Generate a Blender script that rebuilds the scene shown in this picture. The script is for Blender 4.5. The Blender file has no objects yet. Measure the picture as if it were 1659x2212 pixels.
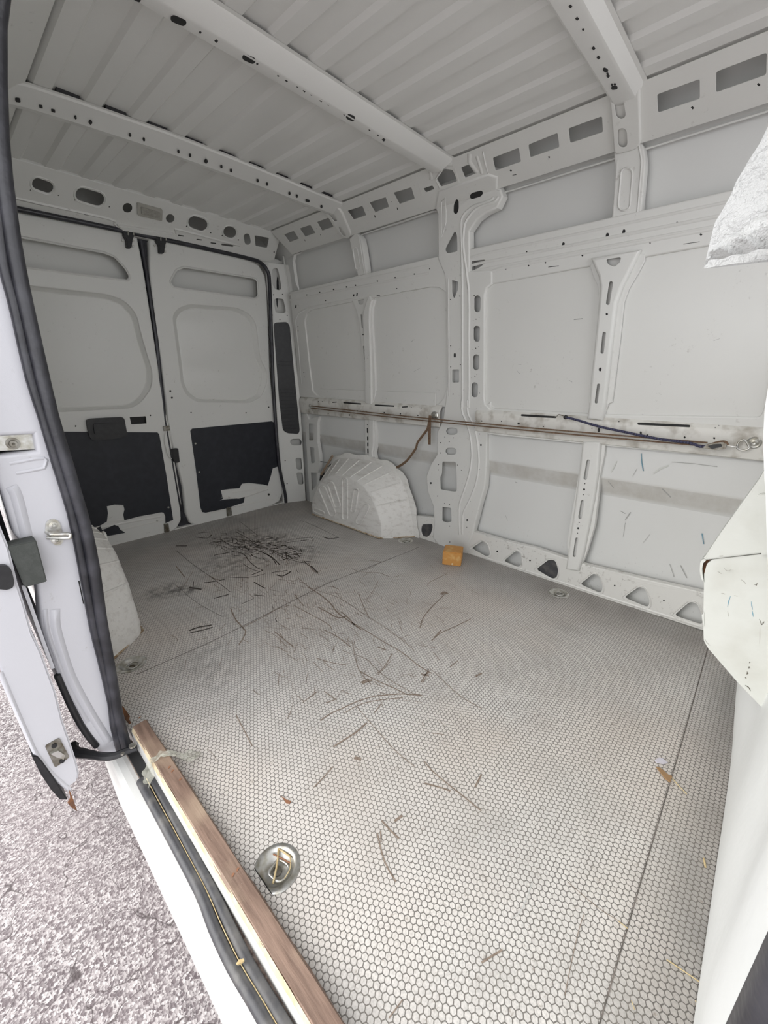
import bpy, bmesh, math, random
from mathutils import Vector, Matrix
from mathutils.geometry import tessellate_polygon, delaunay_2d_cdt
random.seed(7)
COL = bpy.context.scene.collection
SC = bpy.context.scene

# ---------------------------------------------------------------- camera, light, exposure
CAMP = Vector((-0.248, 0.0, 1.033))
YAW, PITCH, ROLL, FPX = 47.065, 18.335, 0.367, 886.638
def cam_axes():
    y, p, r = map(math.radians, (YAW, PITCH, ROLL))
    f = Vector((math.sin(y)*math.cos(p), math.cos(y)*math.cos(p), -math.sin(p)))
    rt = Vector((math.cos(y), -math.sin(y), 0)); up = rt.cross(f)
    return rt*math.cos(r)+up*math.sin(r), -rt*math.sin(r)+up*math.cos(r), f
RT, UP, FW = cam_axes()
cd = bpy.data.cameras.new('camera'); co = bpy.data.objects.new('camera', cd); COL.objects.link(co)
M = Matrix((RT, UP, -FW)).transposed().to_4x4(); M.translation = CAMP; co.matrix_world = M
cd.sensor_fit = 'HORIZONTAL'; cd.sensor_width = 36.0; cd.lens = FPX/1659*36.0; cd.clip_start = 0.02
SC.camera = co
W = bpy.data.worlds.new('sky'); SC.world = W; W.use_nodes = True
bg = W.node_tree.nodes['Background']
bg.inputs[0].default_value = (0.965, 0.975, 1.0, 1); bg.inputs[1].default_value = 1.15
sd = bpy.data.lights.new('sun', 'SUN'); sd.energy = 1.1; sd.angle = math.radians(60); sd.color = (1, .97, .92)
so = bpy.data.objects.new('sun', sd); COL.objects.link(so)
so.rotation_euler = Vector((-0.75, 0.45, 0.5)).to_track_quat('Z', 'Y').to_euler()
SC.view_settings.view_transform = 'Standard'; SC.view_settings.look = 'None'
SC.view_settings.exposure = 1.16; SC.view_settings.gamma = 1.0; SC.view_settings.use_curve_mapping = False
try:
    SC.cycles.max_bounces = 14; SC.cycles.diffuse_bounces = 10
except Exception: pass

# ---------------------------------------------------------------- materials
def newmat(name):
    m = bpy.data.materials.new(name); m.use_nodes = True
    return m, m.node_tree, m.node_tree.nodes['Principled BSDF']
def nd(nt, t, **k):
    n = nt.nodes.new(t)
    for a, b in k.items(): setattr(n, a, b)
    return n
def mth(nt, op, a, b=None, c=None, clamp=False):
    n = nd(nt, 'ShaderNodeMath', operation=op); n.use_clamp = clamp
    for i, v in enumerate((a, b, c)):
        if v is None: continue
        if isinstance(v, (int, float)): n.inputs[i].default_value = v
        else: nt.links.new(v, n.inputs[i])
    return n.outputs[0]
def objco(nt): return nd(nt, 'ShaderNodeTexCoord').outputs['Object']
def geopos(nt): return nd(nt, 'ShaderNodeNewGeometry').outputs['Position']
def noise(nt, vec, scale, detail=3, rough=.5):
    n = nd(nt, 'ShaderNodeTexNoise'); nt.links.new(vec, n.inputs['Vector'])
    n.inputs['Scale'].default_value = scale; n.inputs['Detail'].default_value = detail; n.inputs['Roughness'].default_value = rough
    return n.outputs['Fac']
def mixc(nt, f, a, b):
    n = nd(nt, 'ShaderNodeMix', data_type='RGBA')
    for k, v in ((0, f), (6, a), (7, b)):
        if isinstance(v, (int, float)): n.inputs[k].default_value = v
        elif isinstance(v, tuple): n.inputs[k].default_value = v+(1,) if len(v) == 3 else v
        else: nt.links.new(v, n.inputs[k])
    return n.outputs[2]
def ramp(nt, f, lo, hi):
    n = nd(nt, 'ShaderNodeMapRange'); n.clamp = True
    nt.links.new(f, n.inputs[0]); n.inputs[1].default_value = lo; n.inputs[2].default_value = hi
    return n.outputs[0]
def bump(nt, b, h, dist, st=1.0):
    n = nd(nt, 'ShaderNodeBump'); n.inputs['Distance'].default_value = dist; n.inputs['Strength'].default_value = st
    nt.links.new(h, n.inputs['Height']); nt.links.new(n.outputs[0], b.inputs['Normal'])
def simple(name, col, rough=.5, metal=0, col2=None, scale=30, lo=.4, hi=.65, bmp=0, bs=200, spec=None, coat=0):
    m, nt, b = newmat(name)
    b.inputs['Roughness'].default_value = rough; b.inputs['Metallic'].default_value = metal
    if spec is not None: b.inputs['Specular IOR Level'].default_value = spec
    if coat: b.inputs['Coat Weight'].default_value = coat
    p = geopos(nt)
    c2 = col2 or tuple(c*.88 for c in col)
    nt.links.new(mixc(nt, ramp(nt, noise(nt, p, scale, 5), lo, hi), col, c2), b.inputs['Base Color'])
    if bmp: bump(nt, b, noise(nt, p, bs, 2), bmp)
    return m
def xyz(nt, v):
    s = nd(nt, 'ShaderNodeSeparateXYZ'); nt.links.new(v, s.inputs[0]); return s.outputs
def paint(name, base, dirt, dirty=.3, rough=.38, scuffs=True, lo=.60):
    m, nt, b = newmat(name); p = geopos(nt); b.inputs['Roughness'].default_value = rough
    c = mixc(nt, mth(nt, 'MULTIPLY', ramp(nt, noise(nt, p, 3.1, 4), .45, .8), .25), base, tuple(x*.9 for x in base))
    if scuffs:
        s = noise(nt, p, 42, 8, .72)
        c = mixc(nt, mth(nt, 'MULTIPLY', mth(nt, 'MULTIPLY', ramp(nt, s, lo, lo+.08), ramp(nt, noise(nt, p, 6, 2), lo-.12, lo)), dirty), c, dirt)
    nt.links.new(c, b.inputs['Base Color'])
    bump(nt, b, noise(nt, p, 480, 2), .0004, .35)
    return m
PAINT = paint('body_paint', (.70, .70, .675), (.20, .18, .15), .35)
def arch_mat():
    m, nt, b = newmat('scuffed_arch_paint'); b.inputs['Roughness'].default_value = .5; p = geopos(nt)
    mp = nd(nt, 'ShaderNodeMapping'); nt.links.new(p, mp.inputs[0]); mp.inputs['Scale'].default_value = (1, .35, 1.2); mp.inputs['Rotation'].default_value = (.5, .2, 0)
    g = noise(nt, mp.outputs[0], 34, 6, .65)
    c = mixc(nt, mth(nt, 'MULTIPLY', ramp(nt, g, .50, .72), .55), (.74, .73, .70), (.44, .41, .37))
    c = mixc(nt, mth(nt, 'MULTIPLY', ramp(nt, noise(nt, p, 120, 5, .7), .62, .70), .6), c, (.30, .27, .24))
    nt.links.new(c, b.inputs['Base Color']); bump(nt, b, noise(nt, p, 45, 3), .003); return m
ARCH = arch_mat()
PAINTB = simple('grimy_belt_paint', (.70, .69, .65), .42, 0, (.36, .33, .28), 16, .48, .74, .0005, 300)
PAINTL = paint('body_paint_sill', (.70, .695, .665), (.28, .26, .23), .7, lo=.56)
ROOF = paint('roof_paint', (.72, .72, .70), (.3, .3, .28), .1, .24, False)
JAMB = paint('jamb_paint', (.56, .56, .595), (.3, .28, .25), .35, .4)
WHITE = simple('tarp_white', (.60, .61, .575), .45, 0, (.52, .52, .475), 9, .5, .8, .0015, 35)
CURT = simple('curtain_white', (.88, .90, .89), .55, 0, (.84, .86, .85), 5, .4, .7, .001, 30)
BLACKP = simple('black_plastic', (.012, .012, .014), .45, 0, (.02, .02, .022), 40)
LINER = simple('dark_hardboard', (.012, .014, .02), .55, 0, (.018, .02, .028), 25, .4, .7, .0004, 300)
RUBBER = simple('rubber_seal', (.022, .022, .027), .33, 0, (.05, .05, .06), 18, .45, .7, .0005, 150)
RUBG = simple('worn_rubber', (.05, .05, .055), .45, 0, (.12, .115, .11), 22, .45, .7, .0005, 150)
STEEL = simple('zinc_steel', (.62, .62, .60), .32, .85, (.42, .40, .34), 60)
DSTEEL = simple('dull_steel', (.30, .29, .26), .42, .8, (.14, .12, .09), 50)
VOID = simple('cavity_shade', (.02, .02, .02), .7)  # near-black colour standing in for the shade inside holes and pockets
LENS = simple('lamp_lens', (.30, .29, .26), .3, 0, (.38, .37, .33), 90)
FOAM = simple('grey_foam', (.055, .06, .055), .8, 0, (.07, .075, .07), 80, .4, .7, .001, 300)
STRAP = simple('brown_webbing', (.20, .125, .075), .8, 0, (.13, .08, .05), 120, .4, .6, .001, 800)
WOODB = simple('orange_wood', (.58, .28, .07), .6, 0, (.68, .44, .18), 30, .5, .75, .001, 120)
STRAW = simple('dry_straw', (.62, .50, .28), .7, 0, (.45, .33, .16), 60)
MARK = simple('dark_scuff', (.045, .038, .033), .7, 0, (.10, .085, .07), 90)
MARKB = simple('brown_scratch', (.20, .15, .115), .8, 0, (.33, .27, .22), 150)
MARKW = simple('pale_scratch', (.6, .6, .58), .7)
SEAM = simple('seam_line', (.10, .09, .08), .8, 0, (.22, .19, .17), 60)
BLUEM = simple('blue_scuff', (.13, .26, .34), .6, 0, (.2, .36, .44), 90)
LEAF = simple('dry_leaf', (.28, .13, .07), .8)
RUST = simple('rust', (.22, .09, .035), .85, 0, (.10, .05, .03), 40, bmp=.002)
GROUT = simple('dirt_gap', (.13, .09, .075), .9, 0, (.30, .24, .20), 90, .4, .6, .003, 150)
def wood_strip():
    m, nt, b = newmat('red_brown_wood'); b.inputs['Roughness'].default_value = .55
    mp = nd(nt, 'ShaderNodeMapping'); nt.links.new(geopos(nt), mp.inputs[0]); mp.inputs['Scale'].default_value = (60, 5, 60)
    g = noise(nt, mp.outputs[0], 1.5, 6, .65)
    c = mixc(nt, ramp(nt, g, .35, .65), (.15, .095, .07), (.27, .18, .135))
    c = mixc(nt, ramp(nt, noise(nt, geopos(nt), 6, 5), .5, .7), c, (.34, .25, .18))
    sp = noise(nt, geopos(nt), 260, 2)
    c = mixc(nt, ramp(nt, sp, .76, .80), c, (.85, .8, .75))
    nt.links.new(c, b.inputs['Base Color']); bump(nt, b, g, .001); return m
WOODS = wood_strip()
def bungee_mat():
    m, nt, b = newmat('blue_bungee_braid'); b.inputs['Roughness'].default_value = .7
    ck = nd(nt, 'ShaderNodeTexChecker'); nt.links.new(geopos(nt), ck.inputs[0]); ck.inputs['Scale'].default_value = 190
    ck.inputs[1].default_value = (.012, .011, .028, 1); ck.inputs[2].default_value = (.06, .06, .13, 1)
    nt.links.new(ck.outputs[0], b.inputs['Base Color']); return m
BUNGEE = bungee_mat()
def film_mat():
    m, nt, b = newmat('clear_film'); b.inputs['Base Color'].default_value = (.50, .50, .42, 1)
    b.inputs['Roughness'].default_value = .25; b.inputs['Alpha'].default_value = .42
    bump(nt, b, noise(nt, geopos(nt), 90, 3), .004); return m
FILM = film_mat()
def bag_mat():
    m, nt, b = newmat('white_plastic_sheet'); b.inputs['Base Color'].default_value = (.60, .61, .61, 1)
    b.inputs['Roughness'].default_value = .35
    b.inputs['Transmission Weight'].default_value = 0.0
    bump(nt, b, noise(nt, geopos(nt), 38, 5, .6), .012); tr = nd(nt, 'ShaderNodeBsdfTranslucent'); tr.inputs[0].default_value = (.9, .9, .9, 1)
    mx = nd(nt, 'ShaderNodeMixShader'); mx.inputs[0].default_value = .35
    o = nt.nodes['Material Output']
    nt.links.new(b.outputs[0], mx.inputs[1]); nt.links.new(tr.outputs[0], mx.inputs[2]); nt.links.new(mx.outputs[0], o.inputs[0])
    return m
BAG = bag_mat()
def hex_floor():
    m, nt, b = newmat('hex_antislip_floor'); p = geopos(nt)
    pitch = .0123
    sc = nd(nt, 'ShaderNodeVectorMath', operation='SCALE'); nt.links.new(p, sc.inputs[0]); sc.inputs['Scale'].default_value = 1/pitch
    x, y, _ = xyz(nt, sc.outputs[0]); S3 = math.sqrt(3)
    def cell(ox, oy):
        fx = mth(nt, 'SUBTRACT', mth(nt, 'FRACT', mth(nt, 'ADD', x, ox)), .5)
        fy = mth(nt, 'MULTIPLY', mth(nt, 'SUBTRACT', mth(nt, 'FRACT', mth(nt, 'ADD', mth(nt, 'DIVIDE', y, S3), oy)), .5), S3)
        ax = mth(nt, 'ABSOLUTE', fx); ay = mth(nt, 'ABSOLUTE', fy)
        return mth(nt, 'MAXIMUM', ax, mth(nt, 'ADD', mth(nt, 'MULTIPLY', ax, .5), mth(nt, 'MULTIPLY', ay, .8660)))
    d = mth(nt, 'MINIMUM', cell(0, 0), cell(.5, .5))
    dn = mth(nt, 'ADD', d, mth(nt, 'MULTIPLY', mth(nt, 'SUBTRACT', noise(nt, p, 350, 2), .5), .10))
    line = ramp(nt, dn, .405, .47)
    px, py, _z = xyz(nt, p)
    # cell brightness: worn, blotchy
    n1 = noise(nt, p, 230, 3); n2 = noise(nt, p, 5, 4, .6); n3 = noise(nt, p, 1.7, 3)
    c = mixc(nt, ramp(nt, n1, .35, .7), (.76, .73, .695), (.55, .53, .505))
    c = mixc(nt, mth(nt, 'MULTIPLY', ramp(nt, n2, .42, .68), .38), c, (.36, .345, .33))
    c = mixc(nt, mth(nt, 'MULTIPLY', ramp(nt, n3, .42, .62), .34), c, (.68, .58, .50))
    # darker band along the right wall, the rear end and the bulkhead
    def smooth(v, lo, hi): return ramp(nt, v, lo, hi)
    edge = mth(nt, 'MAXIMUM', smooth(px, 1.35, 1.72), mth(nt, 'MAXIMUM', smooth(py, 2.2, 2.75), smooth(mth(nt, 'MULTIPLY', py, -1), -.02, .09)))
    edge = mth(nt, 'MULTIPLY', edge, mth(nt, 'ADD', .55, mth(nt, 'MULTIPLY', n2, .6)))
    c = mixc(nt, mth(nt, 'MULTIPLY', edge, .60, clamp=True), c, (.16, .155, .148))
    # dirt patches of their own shape
    for (cx, cy, rx, ry, st) in ((1.02, 2.25, .26, .17, .9), (.72, 2.12, .25, .25, .55), (1.05, 1.95, .25, .2, .5), (.35, 2.05, .12, .10, .8), (.42, 1.98, .08, .06, .8), (.25, 1.35, .16, .2, .35), (.95, 2.5, .3, .15, .5)):
        ex = mth(nt, 'POWER', mth(nt, 'DIVIDE', mth(nt, 'SUBTRACT', px, cx), rx), 2)
        ey = mth(nt, 'POWER', mth(nt, 'DIVIDE', mth(nt, 'SUBTRACT', py, cy), ry), 2)
        g = ramp(nt, mth(nt, 'ADD', ex, ey), 1.0, .1)
        g = mth(nt, 'MULTIPLY', mth(nt, 'MULTIPLY', g, ramp(nt, noise(nt, p, 22, 6, .7), .42, .62)), st)
        c = mixc(nt, g, c, (.05, .045, .042))
    # brown dust film in the middle
    c = mixc(nt, mth(nt, 'MULTIPLY', ramp(nt, noise(nt, p, 60, 8, .8), .57, .66), .65), c, (.22, .17, .13))
    lc = mixc(nt, ramp(nt, n2, .4, .6), (.085, .078, .07), (.16, .145, .125))
    c = mixc(nt, mth(nt, 'MULTIPLY', line, .88), c, lc)
    nt.links.new(c, b.inputs['Base Color']); b.inputs['Roughness'].default_value = .5
    bump(nt, b, mth(nt, 'SUBTRACT', 1, line), .0009, .8)
    return m
HEX = hex_floor()
def asphalt():
    m, nt, b = newmat('asphalt'); p = geopos(nt)
    v = nd(nt, 'ShaderNodeTexVoronoi'); nt.links.new(p, v.inputs['Vector']); v.inputs['Scale'].default_value = 145
    hs = nd(nt, 'ShaderNodeSeparateColor'); nt.links.new(v.outputs['Color'], hs.inputs[0])
    c = mixc(nt, ramp(nt, hs.outputs[0], .1, 1.0), (.13, .105, .11), (.60, .56, .55))
    c = mixc(nt, ramp(nt, noise(nt, p, 190, 2, .5), .36, .46), (.13, .11, .115), c)
    c = mixc(nt, mth(nt, 'MULTIPLY', ramp(nt, noise(nt, p, 2, 3), .4, .7), .25), c, (.42, .36, .36))
    w = nd(nt, 'ShaderNodeTexVoronoi', feature='DISTANCE_TO_EDGE'); 
    dv = nd(nt, 'ShaderNodeVectorMath', operation='ADD'); nz = nd(nt, 'ShaderNodeTexNoise'); nt.links.new(p, nz.inputs['Vector']); nz.inputs['Scale'].default_value = 5
    nt.links.new(p, dv.inputs[0]); nt.links.new(nz.outputs['Color'], dv.inputs[1]); nt.links.new(dv.outputs[0], w.inputs['Vector']); w.inputs['Scale'].default_value = 2.3
    c = mixc(nt, mth(nt, 'MULTIPLY', ramp(nt, w.outputs['Distance'], .010, .002), .85), c, (.07, .055, .055))
    nt.links.new(c, b.inputs['Base Color']); b.inputs['Roughness'].default_value = .85
    bump(nt, b, v.outputs['Distance'], .002); return m
ASPH = asphalt()
def lower_skin():
    m, nt, b = newmat('body_paint_lower'); p = geopos(nt); b.inputs['Roughness'].default_value = .34
    x, y, z = xyz(nt, p)
    c = mixc(nt, mth(nt, 'MULTIPLY', ramp(nt, noise(nt, p, 3, 4), .45, .8), .3), (.68, .685, .67), (.61, .61, .59))
    band = mth(nt, 'MULTIPLY', ramp(nt, z, .50, .52), ramp(nt, z, .595, .58))
    d = noise(nt, p, 9, 6, .7)
    c = mixc(nt, mth(nt, 'MULTIPLY', mth(nt, 'MULTIPLY', band, ramp(nt, d, .15, .70)), .62), c, (.40, .37, .32))
    s = noise(nt, p, 55, 8, .75)
    c = mixc(nt, mth(nt, 'MULTIPLY', mth(nt, 'MULTIPLY', ramp(nt, s, .60, .66), ramp(nt, z, .30, .05)), .6), c, (.16, .14, .12))
    nt.links.new(c, b.inputs['Base Color']); bump(nt, b, noise(nt, p, 480, 2), .0004, .35); return m
LOWSK = lower_skin()

# ---------------------------------------------------------------- traced surfaces
class Prof:
    """A folded sheet: a poly-line in cross-section extruded along one axis. (a, s) -> point, h -> off the sheet towards the inside."""
    def __init__(self, axis, pts, inside):
        self.ax = axis; self.e = [Vector((1, 0, 0)), Vector((0, 1, 0)), Vector((0, 0, 1))][axis]
        self.p = [Vector(q) for q in pts]; self.s = [0]; self.n = []
        for i in range(len(pts)-1):
            d = self.p[i+1]-self.p[i]; self.s.append(self.s[-1]+d.length)
            n = self.e.cross(d).normalized()
            if n.dot(Vector(inside)-self.p[i]) < 0: n = -n
            self.n.append(n)
    def seg(self, s):
        for i in range(len(self.n)):
            if s <= self.s[i+1] or i == len(self.n)-1: return i
    def at(self, a, s, h=0):
        i = self.seg(s); d = (self.p[i+1]-self.p[i]).normalized(); n = self.n[i]
        if i+1 < len(self.n) and abs(s-self.s[i+1]) < 1e-4: n = (self.n[i]+self.n[i+1]).normalized()
        if i > 0 and abs(s-self.s[i]) < 1e-4: n = (self.n[i]+self.n[i-1]).normalized()
        return self.p[i]+d*(s-self.s[i])+self.e*a+n*h
    def cast(self, o, r):
        best = None
        for i in range(len(self.n)):
            k = r.dot(self.n[i])
            if abs(k) < 1e-9: continue
            t = (self.p[i]-o).dot(self.n[i])/k
            if t <= 0: continue
            q = o+r*t; d = self.p[i+1]-self.p[i]; u = (q-self.p[i]).dot(d.normalized())
            lo = -1e9 if i == 0 else -1e-6; hi = 1e9 if i == len(self.n)-1 else d.length+1e-6
            if lo <= u <= hi:
                over = max(0, -u, u-d.length)
                if best is None or (over, t) < best[0]: best = ((over, t), (q[self.ax], self.s[i]+u))
        return best[1]
IN = (.9, 1.2, 1.0)
PL = dict(
    w=Prof(1, [(1.80, 0, 0), (1.80, 0, .80), (1.70, 0, 1.83)], IN),
    wc=Prof(1, [(1.80, 0, 0), (1.80, 0, .80), (1.70, 0, 1.83), (1.54, 0, 1.935)], IN),
    cant=Prof(1, [(1.70, 0, 1.83), (1.54, 0, 1.935)], IN),
    belt=Prof(1, [(1.802, 0, .874), (1.796, 0, .866), (1.779, 0, .849), (1.776, 0, .838), (1.779, 0, .79), (1.785, 0, .748), (1.80, 0, .742)], IN),
    rh=Prof(0, [(0, 2.70, 1.935), (0, 2.84, 1.838), (0, 2.885, 1.797)], IN),
    rd=Prof(0, [(0, 2.90, 0), (0, 2.90, 1.9)], IN),
    fl=Prof(0, [(0, -1, 0), (0, 3, 0)], IN),
    ce=Prof(0, [(0, -1, 1.93), (0, 3, 1.93)], IN),
    dp=Prof(2, [(1.612, 2.90, 0), (1.795, 2.83, 0)], IN),
    cp=Prof(2, [(-.6, 1.22, 0), (.0, 1.22, 0)], (.0, 0, 1)),
    sl=Prof(2, [(-.6, 1.17, 0), (.0, 1.17, 0)], (.0, 0, 1)),
    bh=Prof(1, [(.90, 0, 0), (.90, 0, 1.9)], (-1, 0, 1)),
    bg=Prof(1, [(.35, 0, 0), (.35, 0, 1.9)], (-1, 0, 1)),
    sk=Prof(0, [(0, -.12, 0), (0, -.12, 1.0)], IN),
)
#TRACE-BEGIN
CR = dict(A=(0,0,.5003),B=(830,0,.4997),C=(0,350,.3858),D=(0,780,.3858),E=(560,400,.3255),F=(560,800,.3255),G=(900,480,.4575),H=(900,880,.4575),I=(0,900,.20345),J=(0,1300,.27125),K=(200,1550,.33755),L=(1259,900,.36166),M=(1159,1600,.30139),N=(0,300,.27125),P=(1100,1980,.06028),Q=(560,360,.12055),R=(900,320,.13261),O2=(1499,900,.16277),O3=(1499,1250,.20356),O=(1459,200,.199),U=(380,1100,.2411),T=(640,1420,.2411),X=(760,1200,.2411),Z=(0,0,1))
def TR(crop, plane, pts):
    """survey points read off the photograph (in a named close-up) -> metres on the real sheet they lie on"""
    ox, oy, k = CR[crop]; out = []
    for x, y in pts:
        X = ox+x*k; Y = oy+y*k
        r = FW+RT*((X-829.5)/FPX)+UP*((1106-Y)/FPX)
        a, s = PL[plane].cast(CAMP, r); out.append((round(a, 4), round(s, 4)))
    return out
def CAP(crop, plane, x1, y1, x2, y2, r, n=7):
    a = math.atan2(y2-y1, x2-x1); p = []
    for c, o in (((x2, y2), -math.pi/2), ((x1, y1), math.pi/2)):
        for i in range(n): t = a+o+math.pi*i/(n-1); p.append((c[0]+r*math.cos(t), c[1]+r*math.sin(t)))
    return TR(crop, plane, p)
def CIR(crop, plane, pts, r, n=8):
    return [TR(crop, plane, [(x+r*math.cos(6.2832*i/n), y+r*math.sin(6.2832*i/n)) for i in range(n)]) for x, y in pts]
#TRACE-END

# ---------------------------------------------------------------- mesh builders
def link(name, me, m, parent=None):
    o = bpy.data.objects.new(name, me); COL.objects.link(o)
    if m: me.materials.append(m)
    if parent: o.parent = parent
    return o
def thing(name, label, cat, group=None, loc=(0, 0, 0)):
    o = bpy.data.objects.new(name, None); COL.objects.link(o); o.location = loc; o.empty_display_size = .05
    o['label'] = label; o['category'] = cat
    if group: o['group'] = group
    bpy.context.view_layer.update()
    return o
def tag(o, label, cat, group=None):
    o['label'] = label; o['category'] = cat
    if group: o['group'] = group
    return o
def structure(o): o['kind'] = 'structure'; return o
def sharp(bm, ang=35):
    for f in bm.faces: f.smooth = True
    for e in bm.edges:
        if len(e.link_faces) == 2 and e.calc_face_angle(0) > math.radians(ang): e.smooth = False
def finish(name, bm, m, parent=None, ang=35):
    bmesh.ops.recalc_face_normals(bm, faces=bm.faces[:])
    sharp(bm, ang); me = bpy.data.meshes.new(name); bm.to_mesh(me); bm.free()
    return link(name, me, m, parent)
def area2(p): return sum(p[i][0]*p[(i+1) % len(p)][1]-p[(i+1) % len(p)][0]*p[i][1] for i in range(len(p)))/2
def rnd(p, r, n=3):
    """round the corners of a polygon"""
    out = []; k = len(p)
    for i in range(k):
        a, b, c = Vector(p[i-1]), Vector(p[i]), Vector(p[(i+1) % k])
        u, v = a-b, c-b
        if u.length < 1e-6 or v.length < 1e-6: continue
        d = min(r, u.length*.45, v.length*.45)
        if u.normalized().dot(v.normalized()) < -.97: out.append(tuple(b)); continue
        s, e = b+u.normalized()*d, b+v.normalized()*d
        for j in range(n+1):
            t = j/n; q = s*(1-t)**2+b*2*t*(1-t)+e*t*t; out.append((q.x, q.y))
    return out
def offset(loop, d):
    """offset closed 2D loop to its left-hand side by d"""
    k = len(loop); out = []
    for i in range(k):
        a, b, c = Vector(loop[i-1]), Vector(loop[i]), Vector(loop[(i+1) % k])
        u = (b-a); v = (c-b)
        if u.length < 1e-7: u = v
        if v.length < 1e-7: v = u
        u = u.normalized(); v = v.normalized()
        n1 = Vector((-u.y, u.x)); n2 = Vector((-v.y, v.x)); n = n1+n2
        if n.length < 1e-4: n = n1
        n = n.normalized(); s = 1/max(.5, n.dot(n1)); out.append(b+n*d*s)
    return out
def plate(name, parent, plane, outer, holes=(), depth=.03, r=.004, h=0.0, m=PAINT, deep=(), hd=.002, capmax=.0007, capl=()):
    """pressed sheet lying on a profile: outer outline, punched holes with rolled lips; 'deep' holes carry a wall down to the skin"""
    pf = PL[plane]; bm = bmesh.new(); tl = bm.verts.layers.int.new('t')
    def clean(poly):
        o = []
        for a, q in poly:
            if o and math.hypot(a-o[-1][0], q-o[-1][1]) < 2e-4: continue
            o.append((a, q))
        while len(o) > 3 and math.hypot(o[0][0]-o[-1][0], o[0][1]-o[-1][1]) < 2e-4: o.pop()
        return o
    allp = [clean(q) for q in [outer]+list(holes)+list(deep)]
    V = []; E_ = []; keys = {}
    for i, poly in enumerate(allp):
        n0 = len(V)
        for a, q in poly: V.append(Vector((a, q))); keys[(round(a, 5), round(q, 5))] = i
        E_ += [(n0+j, n0+(j+1) % len(poly)) for j in range(len(poly))]
    lo = min(p[0] for p in allp[0])-.1; hi = max(p[0] for p in allp[0])+.1
    for q in pf.s[1:-1]: V += [Vector((lo, q)), Vector((hi, q))]; E_.append((len(V)-2, len(V)-1))
    rv, re_, rfc, *_r = delaunay_2d_cdt(V, E_, [], 0, 1e-6)
    def inside(x, y, poly):
        c = False; n = len(poly)
        for j in range(n):
            x1, y1 = poly[j-1]; x2, y2 = poly[j]
            if (y1 > y) != (y2 > y) and x < (x2-x1)*(y-y1)/(y2-y1)+x1: c = not c
        return c
    bb = [(min(p[0] for p in q), max(p[0] for p in q), min(p[1] for p in q), max(p[1] for p in q)) for q in allp]
    bv = [bm.verts.new((v.x, v.y, 0)) for v in rv]
    for i, v in enumerate(bv): v[tl] = keys.get((round(rv[i].x, 5), round(rv[i].y, 5)), -1)
    for f in rfc:
        x = sum(rv[i].x for i in f)/3; y = sum(rv[i].y for i in f)/3
        if not inside(x, y, allp[0]): continue
        if any(B[0] < x < B[1] and B[2] < y < B[3] and inside(x, y, q) for B, q in zip(bb[1:], allp[1:])): continue
        bm.faces.new([bv[i] for i in f])
    for v in [v for v in bm.verts if not v.link_faces]: bm.verts.remove(v)
    bm.normal_update()
    for f in bm.faces:
        if f.normal.z < 0: f.normal_flip()
    # boundary loops, walked with the sheet on the left
    nxt = {}
    for e in bm.edges:
        if len(e.link_faces) == 1:
            l = e.link_loops[0]; nxt[l.vert] = l.link_loop_next.vert
    loops = []; seen = set()
    for v0 in list(nxt):
        if v0 in seen: continue
        lp = []; v = v0
        while v in nxt and v not in seen: seen.add(v); lp.append(v); v = nxt[v]
        if len(lp) > 2: loops.append(lp)
    base = {v: (v.co.x, v.co.y) for v in bm.verts}
    nh = len(holes); jobs = []
    for lp in loops:
        tg = [v[tl] for v in lp if v[tl] >= 0] or [0]; t = max(set(tg), key=tg.count)
        jobs.append((lp, t))
    for v, (a, s) in base.items(): v.co = pf.at(a, s, h)
    for lp, t in jobs:
        l2 = [base[v] for v in lp]
        if t == 0: dd, rr = depth, r
        elif t <= nh: dd, rr = hd, min(.0009, r)
        else: dd, rr = depth, r*.5
        if dd <= 0: continue
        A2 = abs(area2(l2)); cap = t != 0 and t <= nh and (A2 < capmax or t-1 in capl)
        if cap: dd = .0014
        prev = lp
        for (of, dn) in ((.35*rr, .06*rr), (.75*rr, .35*rr), (rr, rr), (rr, max(dd, rr*1.2))):
            q = offset(l2, -of); cur = [bm.verts.new(pf.at(a.x, a.y, h-dn)) for a in q]
            for j in range(len(prev)):
                k = (j+1) % len(prev)
                try: bm.faces.new((prev[k], prev[j], cur[j], cur[k]))
                except ValueError: pass
            prev = cur
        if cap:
            try: cf = bm.faces.new(prev); cf.material_index = 1  # black cap just below the sheet: shade of the unlit cavity as colour
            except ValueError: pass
    me = bpy.data.meshes.new(name)
    bmesh.ops.recalc_face_normals(bm, faces=bm.faces[:])
    rs = set()
    for lp, t in jobs:
        for j in range(len(lp)): rs.add((lp[j], lp[(j+1) % len(lp)]))
    for f in bm.faces: f.smooth = True
    for e in bm.edges:
        a, b = e.verts
        if (a, b) in rs or (b, a) in rs: e.smooth = False
        elif len(e.link_faces) == 2 and e.calc_face_angle(0) > math.radians(40): e.smooth = False
    bm.to_mesh(me); bm.free()
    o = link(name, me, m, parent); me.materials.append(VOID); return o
def bead(bm, plane, path, w=.008, hh=.004, h=0.0, n=5):
    """rolled ridge along a path on a profile"""
    pf = PL[plane]; rows = []; k = len(path)
    for i in range(k):
        a = Vector(path[max(0, i-1)]); c = Vector(path[min(k-1, i+1)]); d = (c-a).normalized(); nn = Vector((-d.y, d.x)); p = Vector(path[i])
        fade = 1 if 0 < i < k-1 else .15
        rows.append([bm.verts.new(pf.at(*(p+nn*(w*(j/(n-1)-.5))), h+.0003+hh*fade*math.sin(math.pi*j/(n-1)))) for j in range(n)])
    for i in range(k-1):
        for j in range(n-1): bm.faces.new((rows[i][j], rows[i][j+1], rows[i+1][j+1], rows[i+1][j]))
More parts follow.
